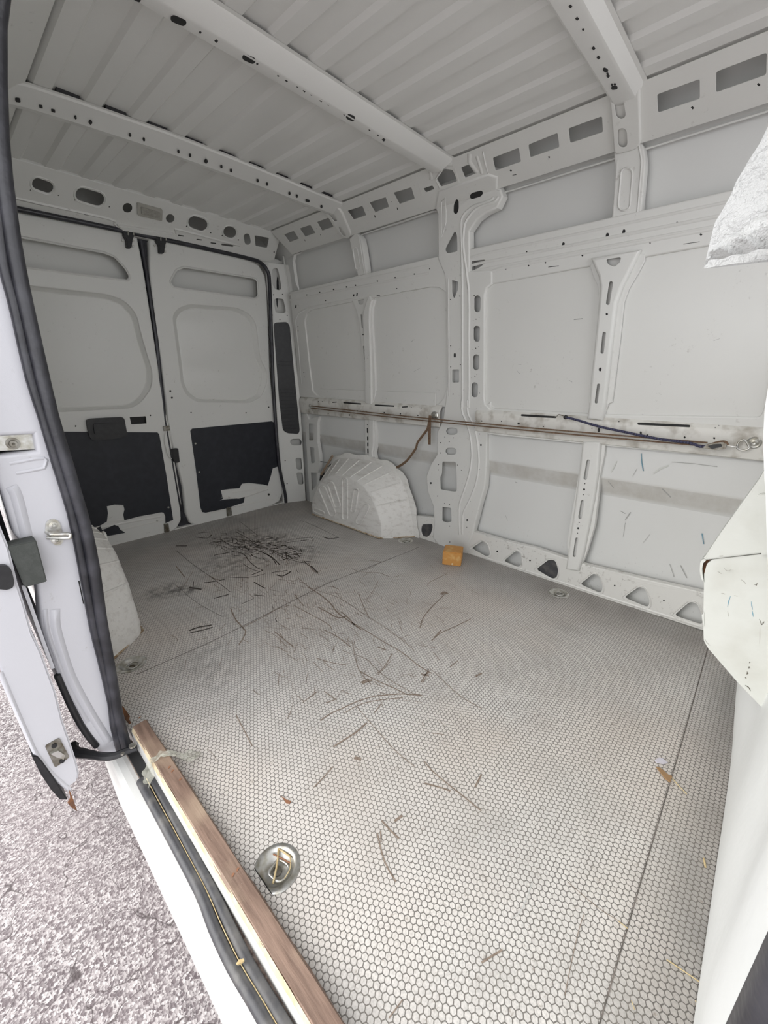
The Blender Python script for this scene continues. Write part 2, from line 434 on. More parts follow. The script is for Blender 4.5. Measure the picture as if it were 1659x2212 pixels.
def smoothpath(p, n=4):
    """Catmull-Rom through points"""
    P = [Vector(q) for q in p]; out = []
    for i in range(len(P)-1):
        a = P[max(0, i-1)]; b = P[i]; c = P[i+1]; d = P[min(len(P)-1, i+2)]
        for j in range(n):
            t = j/n; out.append(.5*((2*b)+(c-a)*t+(2*a-5*b+4*c-d)*t*t+(3*b-a-3*c+d)*t**3))
    out.append(P[-1]); return out
def tube(bm, path, r, n=8, closed=False, flat=1.0, radii=None):
    P = [Vector(p) for p in path]; k = len(P); rings = []; up = None
    for i in range(k):
        if closed: t = (P[(i+1) % k]-P[i-1]).normalized()
        else: t = (P[min(k-1, i+1)]-P[max(0, i-1)]).normalized()
        if up is None:
            up = Vector((0, 0, 1)) if abs(t.z) < .9 else Vector((1, 0, 0))
        u = (up-t*up.dot(t)).normalized(); v = t.cross(u); up = u
        rr = radii[i] if radii else r
        rings.append([bm.verts.new(P[i]+u*rr*math.cos(6.2832*j/n)+v*rr*flat*math.sin(6.2832*j/n)) for j in range(n)])
    for i in range(k if closed else k-1):
        a, b = rings[i], rings[(i+1) % k]
        for j in range(n): bm.faces.new((a[j], a[(j+1) % n], b[(j+1) % n], b[j]))
    if not closed:
        bm.faces.new(rings[0][::-1]); bm.faces.new(rings[-1])
def ribbon(bm, path, w, nrm, th=.0015):
    P = [Vector(p) for p in path]; k = len(P); N = Vector(nrm).normalized(); rows = []
    for i in range(k):
        t = (P[min(k-1, i+1)]-P[max(0, i-1)]).normalized(); s = t.cross(N).normalized()*(w/2)
        rows.append([bm.verts.new(P[i]+s), bm.verts.new(P[i]-s), bm.verts.new(P[i]-s+N*th), bm.verts.new(P[i]+s+N*th)])
    for i in range(k-1):
        for j in range(4): bm.faces.new((rows[i][j], rows[i][(j+1) % 4], rows[i+1][(j+1) % 4], rows[i+1][j]))
    bm.faces.new(rows[0][::-1]); bm.faces.new(rows[-1])
def box(bm, lo, hi, bev=0, mat=None):
    r = bmesh.ops.create_cube(bm, size=1); vs = r['verts']; lo = Vector(lo); hi = Vector(hi)
    for v in vs: v.co = Vector((lo[i]+(v.co[i]+.5)*(hi[i]-lo[i]) for i in range(3)))
    if bev: bmesh.ops.bevel(bm, geom=list({e for v in vs for e in v.link_edges}), offset=bev, segments=2, affect='EDGES')
def extr(bm, poly3, vec):
    """closed prism from 3D polygon"""
    a = [bm.verts.new(p) for p in poly3]; b = [bm.verts.new(Vector(p)+Vector(vec)) for p in poly3]
    n = len(a)
    for i in range(n): bm.faces.new((a[i], a[(i+1) % n], b[(i+1) % n], b[i]))
    for L in (a, b):
        for t in tessellate_polygon([[v.co for v in L]]): 
            try: bm.faces.new([L[i] for i in t])
            except ValueError: pass
def prism(name, plane, poly, h0, h1, m, parent, bev=.0):
    pf = PL[plane]; bm = bmesh.new()
    base = [pf.at(a, s, h0) for a, s in poly]; top = [pf.at(a, s, h1) for a, s in poly]
    n = len(base); A = [bm.verts.new(p) for p in base]; B = [bm.verts.new(p) for p in top]
    for i in range(n): bm.faces.new((A[i], A[(i+1) % n], B[(i+1) % n], B[i]))
    for L in (A, B):
        for t in tessellate_polygon([[v.co for v in L]]):
            try: bm.faces.new([L[i] for i in t])
            except ValueError: pass
    if bev:
        bmesh.ops.recalc_face_normals(bm, faces=bm.faces[:])
        es = [e for e in bm.edges if len(e.link_faces) == 2 and e.calc_face_angle(0) > .6]
        bmesh.ops.bevel(bm, geom=es, offset=bev, segments=2, affect='EDGES', clamp_overlap=True)
    return finish(name, bm, m, parent, 50)
def grid(bm, f, nu, nv):
    V = [[bm.verts.new(f(i/nu, j/nv)) for j in range(nv+1)] for i in range(nu+1)]
    for i in range(nu):
        for j in range(nv): bm.faces.new((V[i][j], V[i+1][j], V[i+1][j+1], V[i][j+1]))
    return V
def sheet(name, f, nu, nv, m, parent=None, ang=60):
    bm = bmesh.new(); grid(bm, f, nu, nv); return finish(name, bm, m, parent, ang)
def disc(bm, c, n, r, th, seg=16):
    n = Vector(n).normalized(); u = n.orthogonal().normalized(); v = n.cross(u); c = Vector(c)
    a = [bm.verts.new(c+u*r*math.cos(6.2832*i/seg)+v*r*math.sin(6.2832*i/seg)) for i in range(seg)]
    b = [bm.verts.new(q.co+n*th) for q in a]
    for i in range(seg): bm.faces.new((a[i], a[(i+1) % seg], b[(i+1) % seg], b[i]))
    bm.faces.new(a[::-1]); bm.faces.new(b)
def lathe(bm, c, n, prof, seg=20):
    n = Vector(n).normalized(); u = n.orthogonal().normalized(); v = n.cross(u); c = Vector(c); rings = []
    for r, z in prof: rings.append([bm.verts.new(c+n*z+(u*math.cos(6.2832*i/seg)+v*math.sin(6.2832*i/seg))*max(r, 1e-4)) for i in range(seg)])
    for a, b in zip(rings, rings[1:]):
        for i in range(seg): bm.faces.new((a[i], a[(i+1) % seg], b[(i+1) % seg], b[i]))
ZS = lambda z: z if z <= .8 else .8+(z-.8)*math.hypot(.1, 1.03)/1.03   # height -> arc length on 'w'
wz = lambda y, z: (y, ZS(z))

# ================================================================ SETTING
# ---- ground
bm = bmesh.new(); box(bm, (-7, -6, -.75), (4, 8, -.55)); ground = structure(finish('ground', bm, ASPH)); tag(ground, 'speckled pinkish grey asphalt ground beside the open side door', 'ground'); del ground['category']
# ---- floor: hexagon anti-slip plywood with tie-down recesses
def ring(cx, cy, r, n=20, cut=None):
    p = [(cx+r*math.cos(6.2832*i/n), cy+1+r*math.sin(6.2832*i/n)) for i in range(n)]
    if cut is not None: p = [(max(x, cut), y) for x, y in p]
    return p
TIES = [(.043, .587), (1.695, .605), (.046, 1.565), (1.693, 1.611)]
holes = [ring(x, y, .050, 24, x-.036 if i == 0 else None) for i, (x, y) in enumerate(TIES)]
fl = plate('floor', None, 'fl', capmax=0, outer=[(-.056, .82), (1.80, .82), (1.80, 3.915), (.0, 3.915), (-.056, 2.3)], holes=holes, depth=.018, r=.001, m=HEX, hd=.016)
structure(fl)
bm = bmesh.new(); box(bm, (-.05, -.3, -.09), (1.86, 2.98, -.022)); structure(finish('trim_1', bm, PAINT)).name = 'trim_1'
# seams between the floor boards
bm = bmesh.new()
def flp(pts, z=.0012): return [Vector((a, s-1, z)) for a, s in pts]
for q, w in ((TR('Z', 'fl', [(296, 1457), (450, 1390), (580, 1325), (706, 1261), (880, 1193), (905, 1182)]), .0028), (TR('Z', 'fl', [(1270, 2300), (1295, 2212), (1384, 1906), (1474, 1600), (1510, 1470), (1531, 1390)]), .0022),
    (TR('Z', 'fl', [(330, 1575), (480, 1500), (560, 1462)]), .0)):
    if w: ribbon(bm, flp(q), w, (0, 0, 1), .0004)
finish('board_seam', bm, SEAM, fl)

# ---- outer skins (right wall, roof, rear, left wall)
def skin(name, m, pts, y0, y1, parent=None, ny=24):
    bm = bmesh.new(); rows = [[bm.verts.new((x, y0+(y1-y0)*j/ny, z)) for x, z in pts] for j in range(ny+1)]
    for j in range(ny):
        for i in range(len(pts)-1): bm.faces.new((rows[j][i], rows[j][i+1], rows[j+1][i+1], rows[j+1][i]))
    return finish(name, bm, m, parent, 10)
wall = structure(skin('wall_right', LOWSK, [(1.86, -.09), (1.857, .0), (1.855, .30), (1.850, .50), (1.822, .585), (1.818, .70), (1.825, .80), (1.822, .95), (1.772, 1.50), (1.782, 1.64), (1.772, 1.75), (1.755, 1.84), (1.67, 1.95), (1.585, 1.985), (1.45, 2.0)], -.75, 3.02))
UP1 = plate('upper_panel', wall, 'w', [wz(-.12, .862), wz(1.212, .862), wz(1.212, 1.525), wz(-.12, 1.53)], h=-.012, depth=0, m=PAINT)
UP2 = plate('upper_panel', wall, 'w', [wz(1.395, .862), wz(2.80, .862), wz(2.80, 1.53), wz(1.38, 1.52)], h=-.012, depth=0, m=PAINT)

def holes_of(*groups):
    out = []
    for g in groups: out += g
    return out
# ---- front window frame with top rail
win_f = (TR('G', 'w', [(327, 300), (350, 286), (840, 197), (1075, 157), (1385, 101)])+[wz(.055, 1.525), wz(.035, 1.47)]+TR('G', 'w', [(1641, 905), (1620, 928), (900, 915), (345, 884)]))
rail_f = [wz(1.30, 1.618), wz(-.25, 1.618), wz(-.25, .845), wz(1.20, .845), wz(1.20, .860)]+rnd(win_f, .03, 4)[::-1][0:]+[wz(1.30, 1.50)]
hs = holes_of([CAP('G', 'w', 693, 100, 691, 111, 7), CAP('G', 'w', 901, 57, 898, 70, 8), CAP('G', 'w', 979, 40, 976, 52, 8)],
    CIR('G', 'w', [(519, 140), (420, 220), (1102, 98)], 5), CIR('G', 'w', [(782, 157)], 6), CIR('G', 'w', [(528, 205), (608, 191)], 6, 4), CIR('G', 'w', [(1342, 58)], 9, 4), CIR('G', 'w', [(1230, 3)], 7),
    [CAP('G', 'w', 622, 212, 670, 206, 2.5), CAP('G', 'w', 1260, 103, 1335, 92, 2.5), rnd(TR('G', 'w', [(257, 183), (323, 175), (322, 193), (300, 212), (260, 233)]), .008)])
rf = plate('top_rail', wall, 'w', rail_f, hs, depth=.035, r=.006)
bm = bmesh.new()
for z, w, e in ((1.592, .010, .003), (1.556, .012, .004), (1.528, .010, .003)): bead(bm, 'w', [wz(1.27, z-.004), wz(1.2, z), wz(.7, z), wz(.2, z), wz(-.25, z)], w, e)
bead(bm, 'w', [wz(*p) for p in [(1.20, 1.45), (1.215, 1.475), (1.19, 1.505), (1.1, 1.518), (.6, 1.521), (-.1, 1.524)]], .014, .004)
finish('rolled_bead', bm, PAINT, wall)

# ---- rear window frame with top rail
win_r = rnd(TR('E', 'w', [(298, 900), (312, 850), (345, 825), (640, 765), (765, 742), (1130, 672), (1190, 672), (1240, 705), (1250, 760), (1252, 1320), (1228, 1415), (1190, 1458), (1150, 1462), (700, 1428), (385, 1402), (352, 1370), (330, 1200)]), .012, 3)
rail_r = TR('E', 'w', [(205, 712)])+[wz(1.38, 1.620), wz(1.38, .872), wz(2.83, .872)]+TR('E', 'w', [(225, 900)])
hs = holes_of(CIR('E', 'w', [(315, 728), (401, 711), (912, 686), (440, 766), (1130, 555)], 5), CIR('E', 'w', [(493, 692), (579, 675), (638, 664), (783, 637), (901, 614), (1029, 590)], 6.5), [CAP('E', 'w', 627, 727, 625, 735, 5), CAP('E', 'w', 649, 718, 647, 733, 5), CAP('E', 'w', 243, 798, 242, 812, 5)],
    [CAP('E', 'w', a, b, c, d, 3) for a, b, c, d in ((405, 793, 432, 791), (545, 770, 573, 767), (780, 733, 800, 731), (945, 706, 983, 702))], CIR('E', 'w', [(256, 937), (257, 968), (295, 1243), (297, 1273)], 4))
rr = plate('top_rail', wall, 'w', rail_r, hs, depth=.035, r=.006, deep=[win_r])
bm = bmesh.new()
for z, w, e in ((1.592, .010, .003), (1.556, .012, .004)): bead(bm, 'w', [wz(2.80, z), wz(2.3, z), wz(1.9, z), wz(1.52, z)], w, e)
bead(bm, 'w', TR('E', 'w', [(280, 1330), (262, 1100), (240, 900), (262, 850), (330, 812), (640, 752)]), .012, .004)
finish('rolled_bead', bm, PAINT, wall)
sp = plate('lower_strip', wall, 'w', TR('E', 'w', [(395, 1354), (1165, 1382), (1165, 1464), (393, 1410)]), [], depth=.006, r=.002, h=-.004)
bm = bmesh.new()
for a, s in TR('E', 'w', [(405, 1391), (520, 1404), (665, 1404), (808, 1412), (838, 1417), (963, 1428), (1152, 1432)]): disc(bm, PL['w'].at(a, s, -.003), (-1, 0, 0), .006, .003)
finish('rivet', bm, PAINT, sp)

# ---- belt rail, front and rear
hs = holes_of([CAP('G', 'belt', 497, 911, 655, 920, 6), CAP('G', 'belt', 1048, 951, 1286, 962, 7), CAP('G', 'belt', 860, 977, 859, 988, 6), CAP('G', 'belt', 1058, 993, 1058, 1004, 6)], CIR('G', 'belt', [(955, 941), (1410, 970), (277, 937), (307, 939), (400, 940), (598, 965), (827, 973)], 4), CIR('G', 'belt', [(481, 951), (1089, 1007), (1265, 1016), (1405, 1020)], 6.5), CIR('G', 'belt', [(1427, 957)], 6, 4))
bf = plate('belt_rail', wall, 'belt', capmax=.01, outer=[(1.205, 0), (-.25, 0), (-.25, PL['belt'].s[-1]), (1.205, PL['belt'].s[-1])], holes=hs, depth=.012, r=.003, m=PAINTB)
hs = holes_of([CAP('F', 'belt', 487, 212, 512, 210, 4), CAP('F', 'belt', 562, 214, 672, 222, 6), CAP('F', 'belt', 770, 230, 892, 237, 6), CAP('F', 'belt', 950, 243, 982, 241, 5)], CIR('F', 'belt', [(392, 207), (418, 207), (1010, 245), (1075, 250), (458, 286), (652, 268), (672, 270), (690, 271), (710, 272)], 4), CIR('F', 'belt', [(829, 281), (936, 289), (1052, 299), (598, 297)], 6))
br = plate('belt_rail', wall, 'belt', capmax=.01, outer=[(2.82, 0), (1.45, 0), (1.45, PL['belt'].s[-1]), (2.82, PL['belt'].s[-1])], holes=hs, depth=.012, r=.003, m=PAINTB)
plate('belt_flange', wall, 'w', [wz(1.19, .745)]+TR('H', 'w', [(370, 128), (1500, 238), (1500, 228)])+[wz(1.19, .755)], h=.004, depth=.008, r=.002)

# ---- middle pillar
out = TR('E', 'wc', [(1180, 150), (1196, 190), (1198, 490), (1240, 590), (1252, 700), (1256, 1330)])+TR('F', 'wc', [(1250, 180), (1225, 345), (1190, 410), (1190, 560), (1150, 620), (1117, 700), (1125, 800), (1165, 905), (1170, 1000), (1162, 1110), (1205, 1162)])+TR('H', 'wc', [(230, 692), (262, 590), (300, 440)])+TR('F', 'wc', [(1492, 770), (1505, 600), (1508, 400)])+TR('G', 'wc', [(322, 990), (330, 895), (345, 884), (320, 862), (316, 830), (318, 345), (328, 307), (352, 288), (352, 236), (300, 238), (245, 240)])+TR('B', 'wc', [(365, 1090), (363, 1000), (400, 945), (440, 915), (487, 893), (508, 850), (500, 828), (482, 820), (484, 768)])+TR('R', 'wc', [(1170, 437), (770, 575), (380, 715)])
hs = [rnd(TR('R', 'wc', [(640, 830), (668, 805), (690, 850), (700, 1000), (665, 1080), (625, 1075), (608, 1040), (612, 920)]), .01), rnd(TR('R', 'wc', [(905, 712), (1060, 668), (1090, 700), (1080, 770), (1045, 798), (910, 838), (872, 815), (870, 750)]), .012),
    rnd(TR('E', 'wc', [(1303, 300), (1318, 335), (1321, 440), (1250, 456), (1236, 425)]), .01), rnd(TR('E', 'wc', [(1282, 628), (1325, 640), (1325, 690), (1297, 755), (1282, 715)]), .008), rnd(TR('E', 'wc', [(1283, 1222), (1330, 1222), (1330, 1310), (1283, 1310)]), .008), CAP('E', 'wc', 1301, 1121, 1301, 1136, 8)]
hs += [CAP('E', 'wc', a, b, c, d, 22) for a, b, c, d in ((1452, 752, 1452, 822), (1448, 953, 1448, 1018), (1444, 1143, 1443, 1206), (1434, 1329, 1433, 1386))]
hs += holes_of(CIR('E', 'wc', [(1272, 760), (1334, 736), (1274, 1066), (1274, 1206), (1338, 1190), (1290, 1386)], 5), CIR('E', 'wc', [(1430, 732), (1442, 890), (1440, 1082), (1435, 1268)], 6, 4), CIR('E', 'wc', [(1424, 899), (1462, 880), (1421, 1091), (1457, 1072), (1413, 1279), (1447, 1257), (1466, 1379)], 3.5, 6))
hs += [CAP('F', 'wc', 1266, 403, 1297, 403, 24), CAP('F', 'wc', 1262, 536, 1290, 536, 24), rnd(TR('F', 'wc', [(1218, 604), (1309, 606), (1314, 700), (1316, 800), (1298, 806), (1206, 790), (1203, 702), (1215, 690)]), .012), rnd(TR('F', 'wc', [(1218, 903), (1278, 911), (1280, 1002), (1250, 1010), (1218, 997)]), .008)]
hs += holes_of(CIR('F', 'wc', [(1257, 350), (1290, 352), (1235, 442), (1291, 447), (1264, 474), (1193, 625), (1192, 660), (1320, 628), (1344, 662), (1234, 882), (1266, 888), (1380, 1040), (1336, 1070), (1267, 1033)], 5, 4), CIR('F', 'wc', [(1206, 480), (1207, 548), (1186, 833), (1464, 422), (1464, 656), (1402, 867), (1268, 1138)], 4.5), CIR('F', 'wc', [(1142, 747), (1474, 495), (1383, 993)], 8))
pil = plate('middle_pillar', wall, 'wc', out, hs, depth=.045, r=.008, h=.006, capl=(0, 1))
bm = bmesh.new()
for path, w, e in ((TR('R', 'wc', [(1265, 800), (1230, 845), (1100, 900), (960, 940), (850, 1015), (765, 1110), (735, 1250), (748, 1659)])+TR('E', 'wc', [(1352, 700), (1352, 1000), (1352, 1475)])+TR('F', 'wc', [(1348, 200), (1352, 280), (1398, 400), (1415, 560), (1395, 700), (1345, 850), (1330, 920), (1332, 1090)]), .014, .006),
    (TR('R', 'wc', [(1340, 790), (1290, 870), (1100, 935), (970, 1000), (870, 1110), (800, 1230), (775, 1400), (775, 1659)])+TR('E', 'wc', [(1395, 700), (1396, 1000), (1396, 1475)])+TR('F', 'wc', [(1385, 200), (1390, 290), (1440, 400), (1462, 600), (1440, 760), (1380, 900), (1355, 960), (1352, 1090)]), .014, .006),
    (TR('E', 'wc', [(1258, 620), (1262, 1000), (1262, 1400)]), .008, .003)):
    bead(bm, 'wc', smoothpath(path, 2), w, e, .006)
for x in (912, 1107, 1290): 
    bead(bm, 'wc', TR('E', 'wc', [(1425, x), (1480, x-1)]), .010, .003, .006)
bead(bm, 'wc', TR('R', 'wc', [(420, 1450), (410, 1200), (415, 850), (470, 790), (490, 1000), (490, 1220), (420, 1450)]), .006, .003, .006)
finish('rolled_bead', bm, PAINT, pil)

# ---- vertical ribs
rib = plate('upper_rib', wall, 'w', TR('G', 'w', [(822, 205), (832, 193), (848, 184), (1045, 152), (1074, 152), (1075, 180), (1040, 245), (1000, 312), (976, 380), (960, 540), (922, 848), (905, 855), (882, 922), (825, 918), (814, 850), (830, 700), (852, 540), (864, 360), (858, 300), (835, 250)]), [], depth=.012, r=.002, h=.002)
hs = holes_of([CAP('G', 'w', 927, 290, 912, 382, 10), CAP('G', 'w', 895, 525, 885, 611, 9), CAP('G', 'w', 868, 766, 857, 845, 8), CAP('G', 'w', 876, 690, 875, 696, 7), rnd(TR('G', 'w', [(903, 178), (975, 166), (972, 190), (945, 214), (912, 203)]), .008)], CIR('G', 'w', [(907, 434)], 7))
plate('channel', rib, 'w', TR('G', 'w', [(852, 184), (880, 250), (888, 300), (884, 360), (864, 560), (848, 700), (836, 850), (826, 916), (874, 920), (886, 850), (918, 540), (938, 380), (962, 310), (996, 240), (1038, 153)]), hs, depth=.024, r=.012, h=.026)
rib = plate('lower_rib', wall, 'w', TR('H', 'w', [(783, 165), (890, 173), (885, 225), (862, 330), (858, 400), (838, 560), (800, 690), (772, 758), (720, 752), (712, 640), (738, 480), (770, 300)]), [], depth=.03, r=.002, h=.002)
hs = holes_of([CAP('H', 'w', 817, 252, 803, 330, 9), CAP('H', 'w', 790, 441, 778, 514, 9), CAP('H', 'w', 763, 617, 751, 693, 8)], CIR('H', 'w', [(801, 357), (793, 409), (774, 539), (766, 589)], 3.5), CIR('H', 'w', [(797, 384), (769, 566)], 6))
plate('channel', rib, 'w', TR('H', 'w', [(800, 168), (862, 170), (852, 300), (834, 420), (808, 560), (784, 680), (762, 758), (722, 752), (735, 650), (760, 480), (785, 300)]), hs, depth=.03, r=.012, h=.020)
hs = [CAP('E', 'w', 680, 862, 687, 942, 6), CAP('E', 'w', 697, 1072, 703, 1153, 6), CAP('E', 'w', 711, 1294, 716, 1371, 6)]+CIR('E', 'w', [(691, 991), (707, 1228)], 6)+[rnd(TR('E', 'w', [(655, 762), (700, 752), (695, 780), (678, 796), (660, 788)]), .008)]
rib = plate('upper_rib', wall, 'w', TR('E', 'w', [(622, 765), (745, 742), (765, 765), (752, 812), (748, 900), (765, 1200), (770, 1380), (752, 1447), (705, 1441), (697, 1200), (668, 905), (650, 830)]), hs, depth=.02, r=.003, h=.003)
plate('channel', rib, 'w', TR('E', 'w', [(740, 745), (718, 795), (704, 880), (716, 1200), (722, 1440), (750, 1446), (748, 1200), (738, 900), (742, 815), (755, 765)]), [], depth=.02, r=.006, h=.018)
hs = [CAP('F', 'w', 719, 385, 720, 412, 5), CAP('F', 'w', 721, 442, 721, 462, 5), CAP('F', 'w', 722, 482, 722, 500, 5), CAP('F', 'w', 722, 522, 723, 548, 5)]+CIR('F', 'w', [(719, 360)], 4)
rib = plate('lower_rib', wall, 'w', TR('F', 'w', [(705, 325), (768, 332), (774, 420), (772, 500), (763, 545), (774, 602), (708, 592)]), hs, depth=.03, r=.003, h=.003)
plate('channel', rib, 'w', TR('F', 'w', [(738, 332), (762, 334), (764, 420), (762, 500), (752, 545), (762, 600), (738, 596)]), [], depth=.015, r=.005, h=.014)

# ---- sills with the triangular openings
tri = [[(258, 665), (310, 630), (333, 645), (347, 697), (330, 706)], [(410, 725), (470, 675), (492, 690), (496, 740), (480, 756)], [(563, 765), (625, 717), (655, 722), (670, 768), (662, 803), (642, 811)], [(770, 835), (835, 784), (862, 795), (881, 850), (870, 879)], [(977, 897), (1050, 846), (1078, 855), (1103, 915), (1093, 946)], [(1213, 982), (1290, 917), (1325, 925), (1352, 990), (1350, 1028)]]
sill = plate('sill', wall, 'w', TR('H', 'w', [(250, 600), (262, 588), (440, 640), (560, 668), (700, 715), (800, 748), (1060, 812), (1360, 880)])+[wz(-.25, .13), wz(-.25, .0)]+TR('H', 'w', [(1350, 1049), (800, 874), (500, 775), (228, 690)]),
    CIR('H', 'w', [(380, 680), (535, 723), (935, 842), (1167, 912)], 5)+[rnd(TR('H', 'w', t), .02, 4) for t in tri], capl=(0, 1, 2, 3), depth=.03, r=.005, m=PAINTL, capmax=0)
bm = bmesh.new()
for t in tri:
    q = TR('H', 'w', t); cx = sum(p[0] for p in q)/len(q); cy = sum(p[1] for p in q)/len(q)
    q = rnd([(cx+(a-cx)*1.18, cy+(b-cy)*1.16) for a, b in q], .02, 4); bead(bm, 'w', [(a, max(b, .004)) for a, b in q], .006, .0025)
for a, b in (((560, 664), (610, 690)), ((690, 715), (745, 735)), ((800, 748), (880, 775)), ((890, 768), (1010, 800)), ((1040, 822), (1230, 860))): bead(bm, 'w', TR('H', 'w', [a, b]), .006, .003)
q = TR('H', 'w', [(228, 682), (500, 765), (800, 864), (1350, 1039)]); bead(bm, 'w', q, .012, .004)
finish('rolled_bead', bm, PAINTL, sill)
prism('rubber_grommet', 'w', [(a, b) for a, b in rnd(TR('H', 'w', tri[2]), .02, 4)], -.022, -.010, RUBG, sill)
sr = plate('sill', wall, 'w', TR('F', 'w', [(1025, 985), (1050, 968), (1168, 985), (1162, 1110), (1205, 1164), (1030, 1105), (1018, 1060)]), [], depth=.03, r=.006, m=PAINTL, deep=[rnd(TR('F', 'w', [(1078, 1020), (1150, 1018), (1152, 1045), (1138, 1090), (1110, 1112), (1078, 1100), (1068, 1060)]), .015)])
prism('rubber_grommet', 'w', rnd(TR('F', 'w', [(1078, 1020), (1150, 1018), (1152, 1045), (1138, 1090), (1110, 1112), (1078, 1100), (1068, 1060)]), .015), -.022, -.008, RUBG, sr)

# ---- column with openings behind the corner and the corner pillar with the vent
hs = [rnd(TR('F', 'w', p), .01) for p in ([(330, 352), (364, 355), (362, 465), (332, 466)], [(337, 507), (366, 512), (370, 615), (345, 617)], [(344, 677), (383, 680), (383, 760), (350, 800)])]
plate('rear_column', wall, 'w', TR('F', 'w', [(300, 250), (330, 330), (395, 310), (385, 350), (384, 470), (400, 560), (400, 640), (385, 680), (396, 720), (390, 770), (350, 880), (338, 875)]), hs, depth=.03, r=.006, h=.003)
hs = [rnd(TR('E', 'dp', p), .012) for p in ([(85, 560), (105, 545), (125, 555), (150, 680), (140, 698), (105, 692), (88, 660)], [(95, 765), (110, 750), (160, 755), (178, 835), (165, 852), (108, 846)])]
hs += [rnd(TR('F', 'dp', p), .012) for p in ([(205, 465), (220, 453), (270, 453), (286, 475), (275, 498), (225, 500), (205, 485)], [(240, 590), (250, 580), (280, 582), (286, 650), (275, 663), (248, 655)], [(247, 685), (255, 677), (288, 680), (294, 750), (285, 760), (258, 755)])]
hs += CIR('E', 'dp', [(95, 727), (155, 724), (88, 862), (186, 864), (137, 892)], 5, 6)+CIR('F', 'dp', [(172, 600), (185, 752)], 5, 6)
vent = rnd(TR('E', 'dp', [(92, 925), (105, 908), (185, 905), (205, 930), (225, 1150)])+TR('F', 'dp', [(272, 400), (262, 425), (185, 420), (155, 400), (130, 200)]), .02)
dpl = plate('rear_corner_pillar', None, 'dp', [(1.795, .003), (1.795, .190)]+[(0.002, .190), (.002, .003)], hs, depth=.04, r=.006, deep=[vent])
structure(dpl).name = 'trim_2'
vg = prism('vent_grille', 'dp', vent, -.012, -.004, BLACKP, dpl)
bm = bmesh.new()
pf = PL['dp']
for i in range(12):
    z = .62+i*.028; 
    a = pf.at(z, .045, -.002); b = pf.at(z, .155, -.002); ribbon(bm, [a, b], .004, (-.3, -1, 0), .006)
for z in (1.11, 1.135): ribbon(bm, [pf.at(z, .04, -.002), pf.at(z, .14, -.002)], .004, (-.3, -1, 0), .007)
finish('grille_slats', bm, BLACKP, vg)
bm = bmesh.new()
for path in (TR('E', 'dp', [(160, 470), (215, 800)])+TR('E', 'dp', [(245, 1200)])+TR('F', 'dp', [(300, 240), (322, 480), (345, 850)]),): bead(bm, 'dp', path, .012, .006)
finish('rolled_bead', bm, PAINT, dpl)
# cabling glimpsed in the pillar
bm = bmesh.new(); tube(bm, smoothpath([(1.72, 2.93, 1.78), (1.70, 2.90, 1.65), (1.69, 2.915, 1.5), (1.73, 2.92, 1.38)]), .008); finish('cable', bm, BLACKP, dpl)

# ---- strip between top rail and cant rail: short ribs
def roof_rib(outline, crop, slot, beads):
    r = plate('roof_rib', wall, 'w', TR(crop, 'w', outline), [], depth=.045, r=.004, h=-.004)
    bm = bmesh.new(); x1, y1, x2, y2, rad = slot; q = CAP(crop, 'w', x1, y1, x2, y2, rad*1.25); bead(bm, 'w', q+q[:1], .008, .004, -.004)
    for b in beads: bead(bm, 'w', TR(crop, 'w', b), .007, .005, -.004)
    finish('rolled_bead', bm, PAINT, r)
    return r
roof_rib([(995, 640), (1095, 605), (1115, 640), (1122, 700), (1102, 935), (985, 962), (1003, 740)], 'B', (1047, 750, 1035, 885, 20), ([(1098, 620), (1112, 700), (1092, 925)], [(1008, 690), (990, 945)]))
roof_rib([(598, 360), (640, 315), (668, 360), (680, 420), (706, 592), (655, 604), (625, 480)], 'E', (634, 430, 652, 545, 12), ([(660, 350), (672, 420), (696, 590)], [(612, 380), (640, 570)]))
bm = bmesh.new()
bead(bm, 'w', [wz(1.40, 1.818), wz(1.2, 1.818), wz(.9, 1.818), wz(.3, 1.818), wz(-.2, 1.818)], .008, .004, -.03)
bead(bm, 'w', TR('E', 'w', [(655, 322), (900, 245), (1135, 165), (1180, 160)]), .010, .012, -.03)
bead(bm, 'w', TR('E', 'w', [(250, 440), (215, 458), (205, 500), (225, 640), (235, 700)]), .012, .02, -.04)
finish('rolled_bead', bm, PAINT, wall)

# ---- cant rail with rectangular openings
Lc = PL['cant'].s[-1]
hs = [rnd(TR(c, 'cant', p), .006, 2) for c, p in (('B', [(1178, 408), (1365, 340), (1365, 428), (1182, 490)]), ('B', [(1433, 310), (1655, 225), (1652, 325), (1432, 403)]), ('B', [(795, 555), (942, 501), (946, 572), (803, 621)]), ('B', [(622, 625), (750, 573), (758, 638), (630, 683)]), ('B', [(468, 682), (582, 638), (592, 700), (480, 740)]),
    ('R', [(450, 335), (590, 355), (655, 515), (652, 545), (395, 632), (325, 500)]), ('R', [(715, 315), (850, 265), (975, 410), (790, 490)]), ('R', [(150, 340), (220, 313), (300, 370), (265, 420)]), ('R', [(105, 655), (260, 605), (292, 670), (150, 725)]),
    ('E', [(890, 50), (1010, 13), (1033, 90), (930, 127)]), ('E', [(730, 115), (840, 78), (862, 145), (768, 182)]), ('E', [(585, 170), (685, 137), (710, 200), (627, 230)]), ('Q', [(1030, 990), (1240, 915), (1335, 1075), (1125, 1150)]), ('Q', [(722, 1105), (915, 1040), (1010, 1190), (820, 1258)]), ('Q', [(440, 1210), (620, 1150), (712, 1290), (545, 1355)]))]
hs.append([(.03, .135), (-.14, .135), (-.14, .062), (.03, .062)])
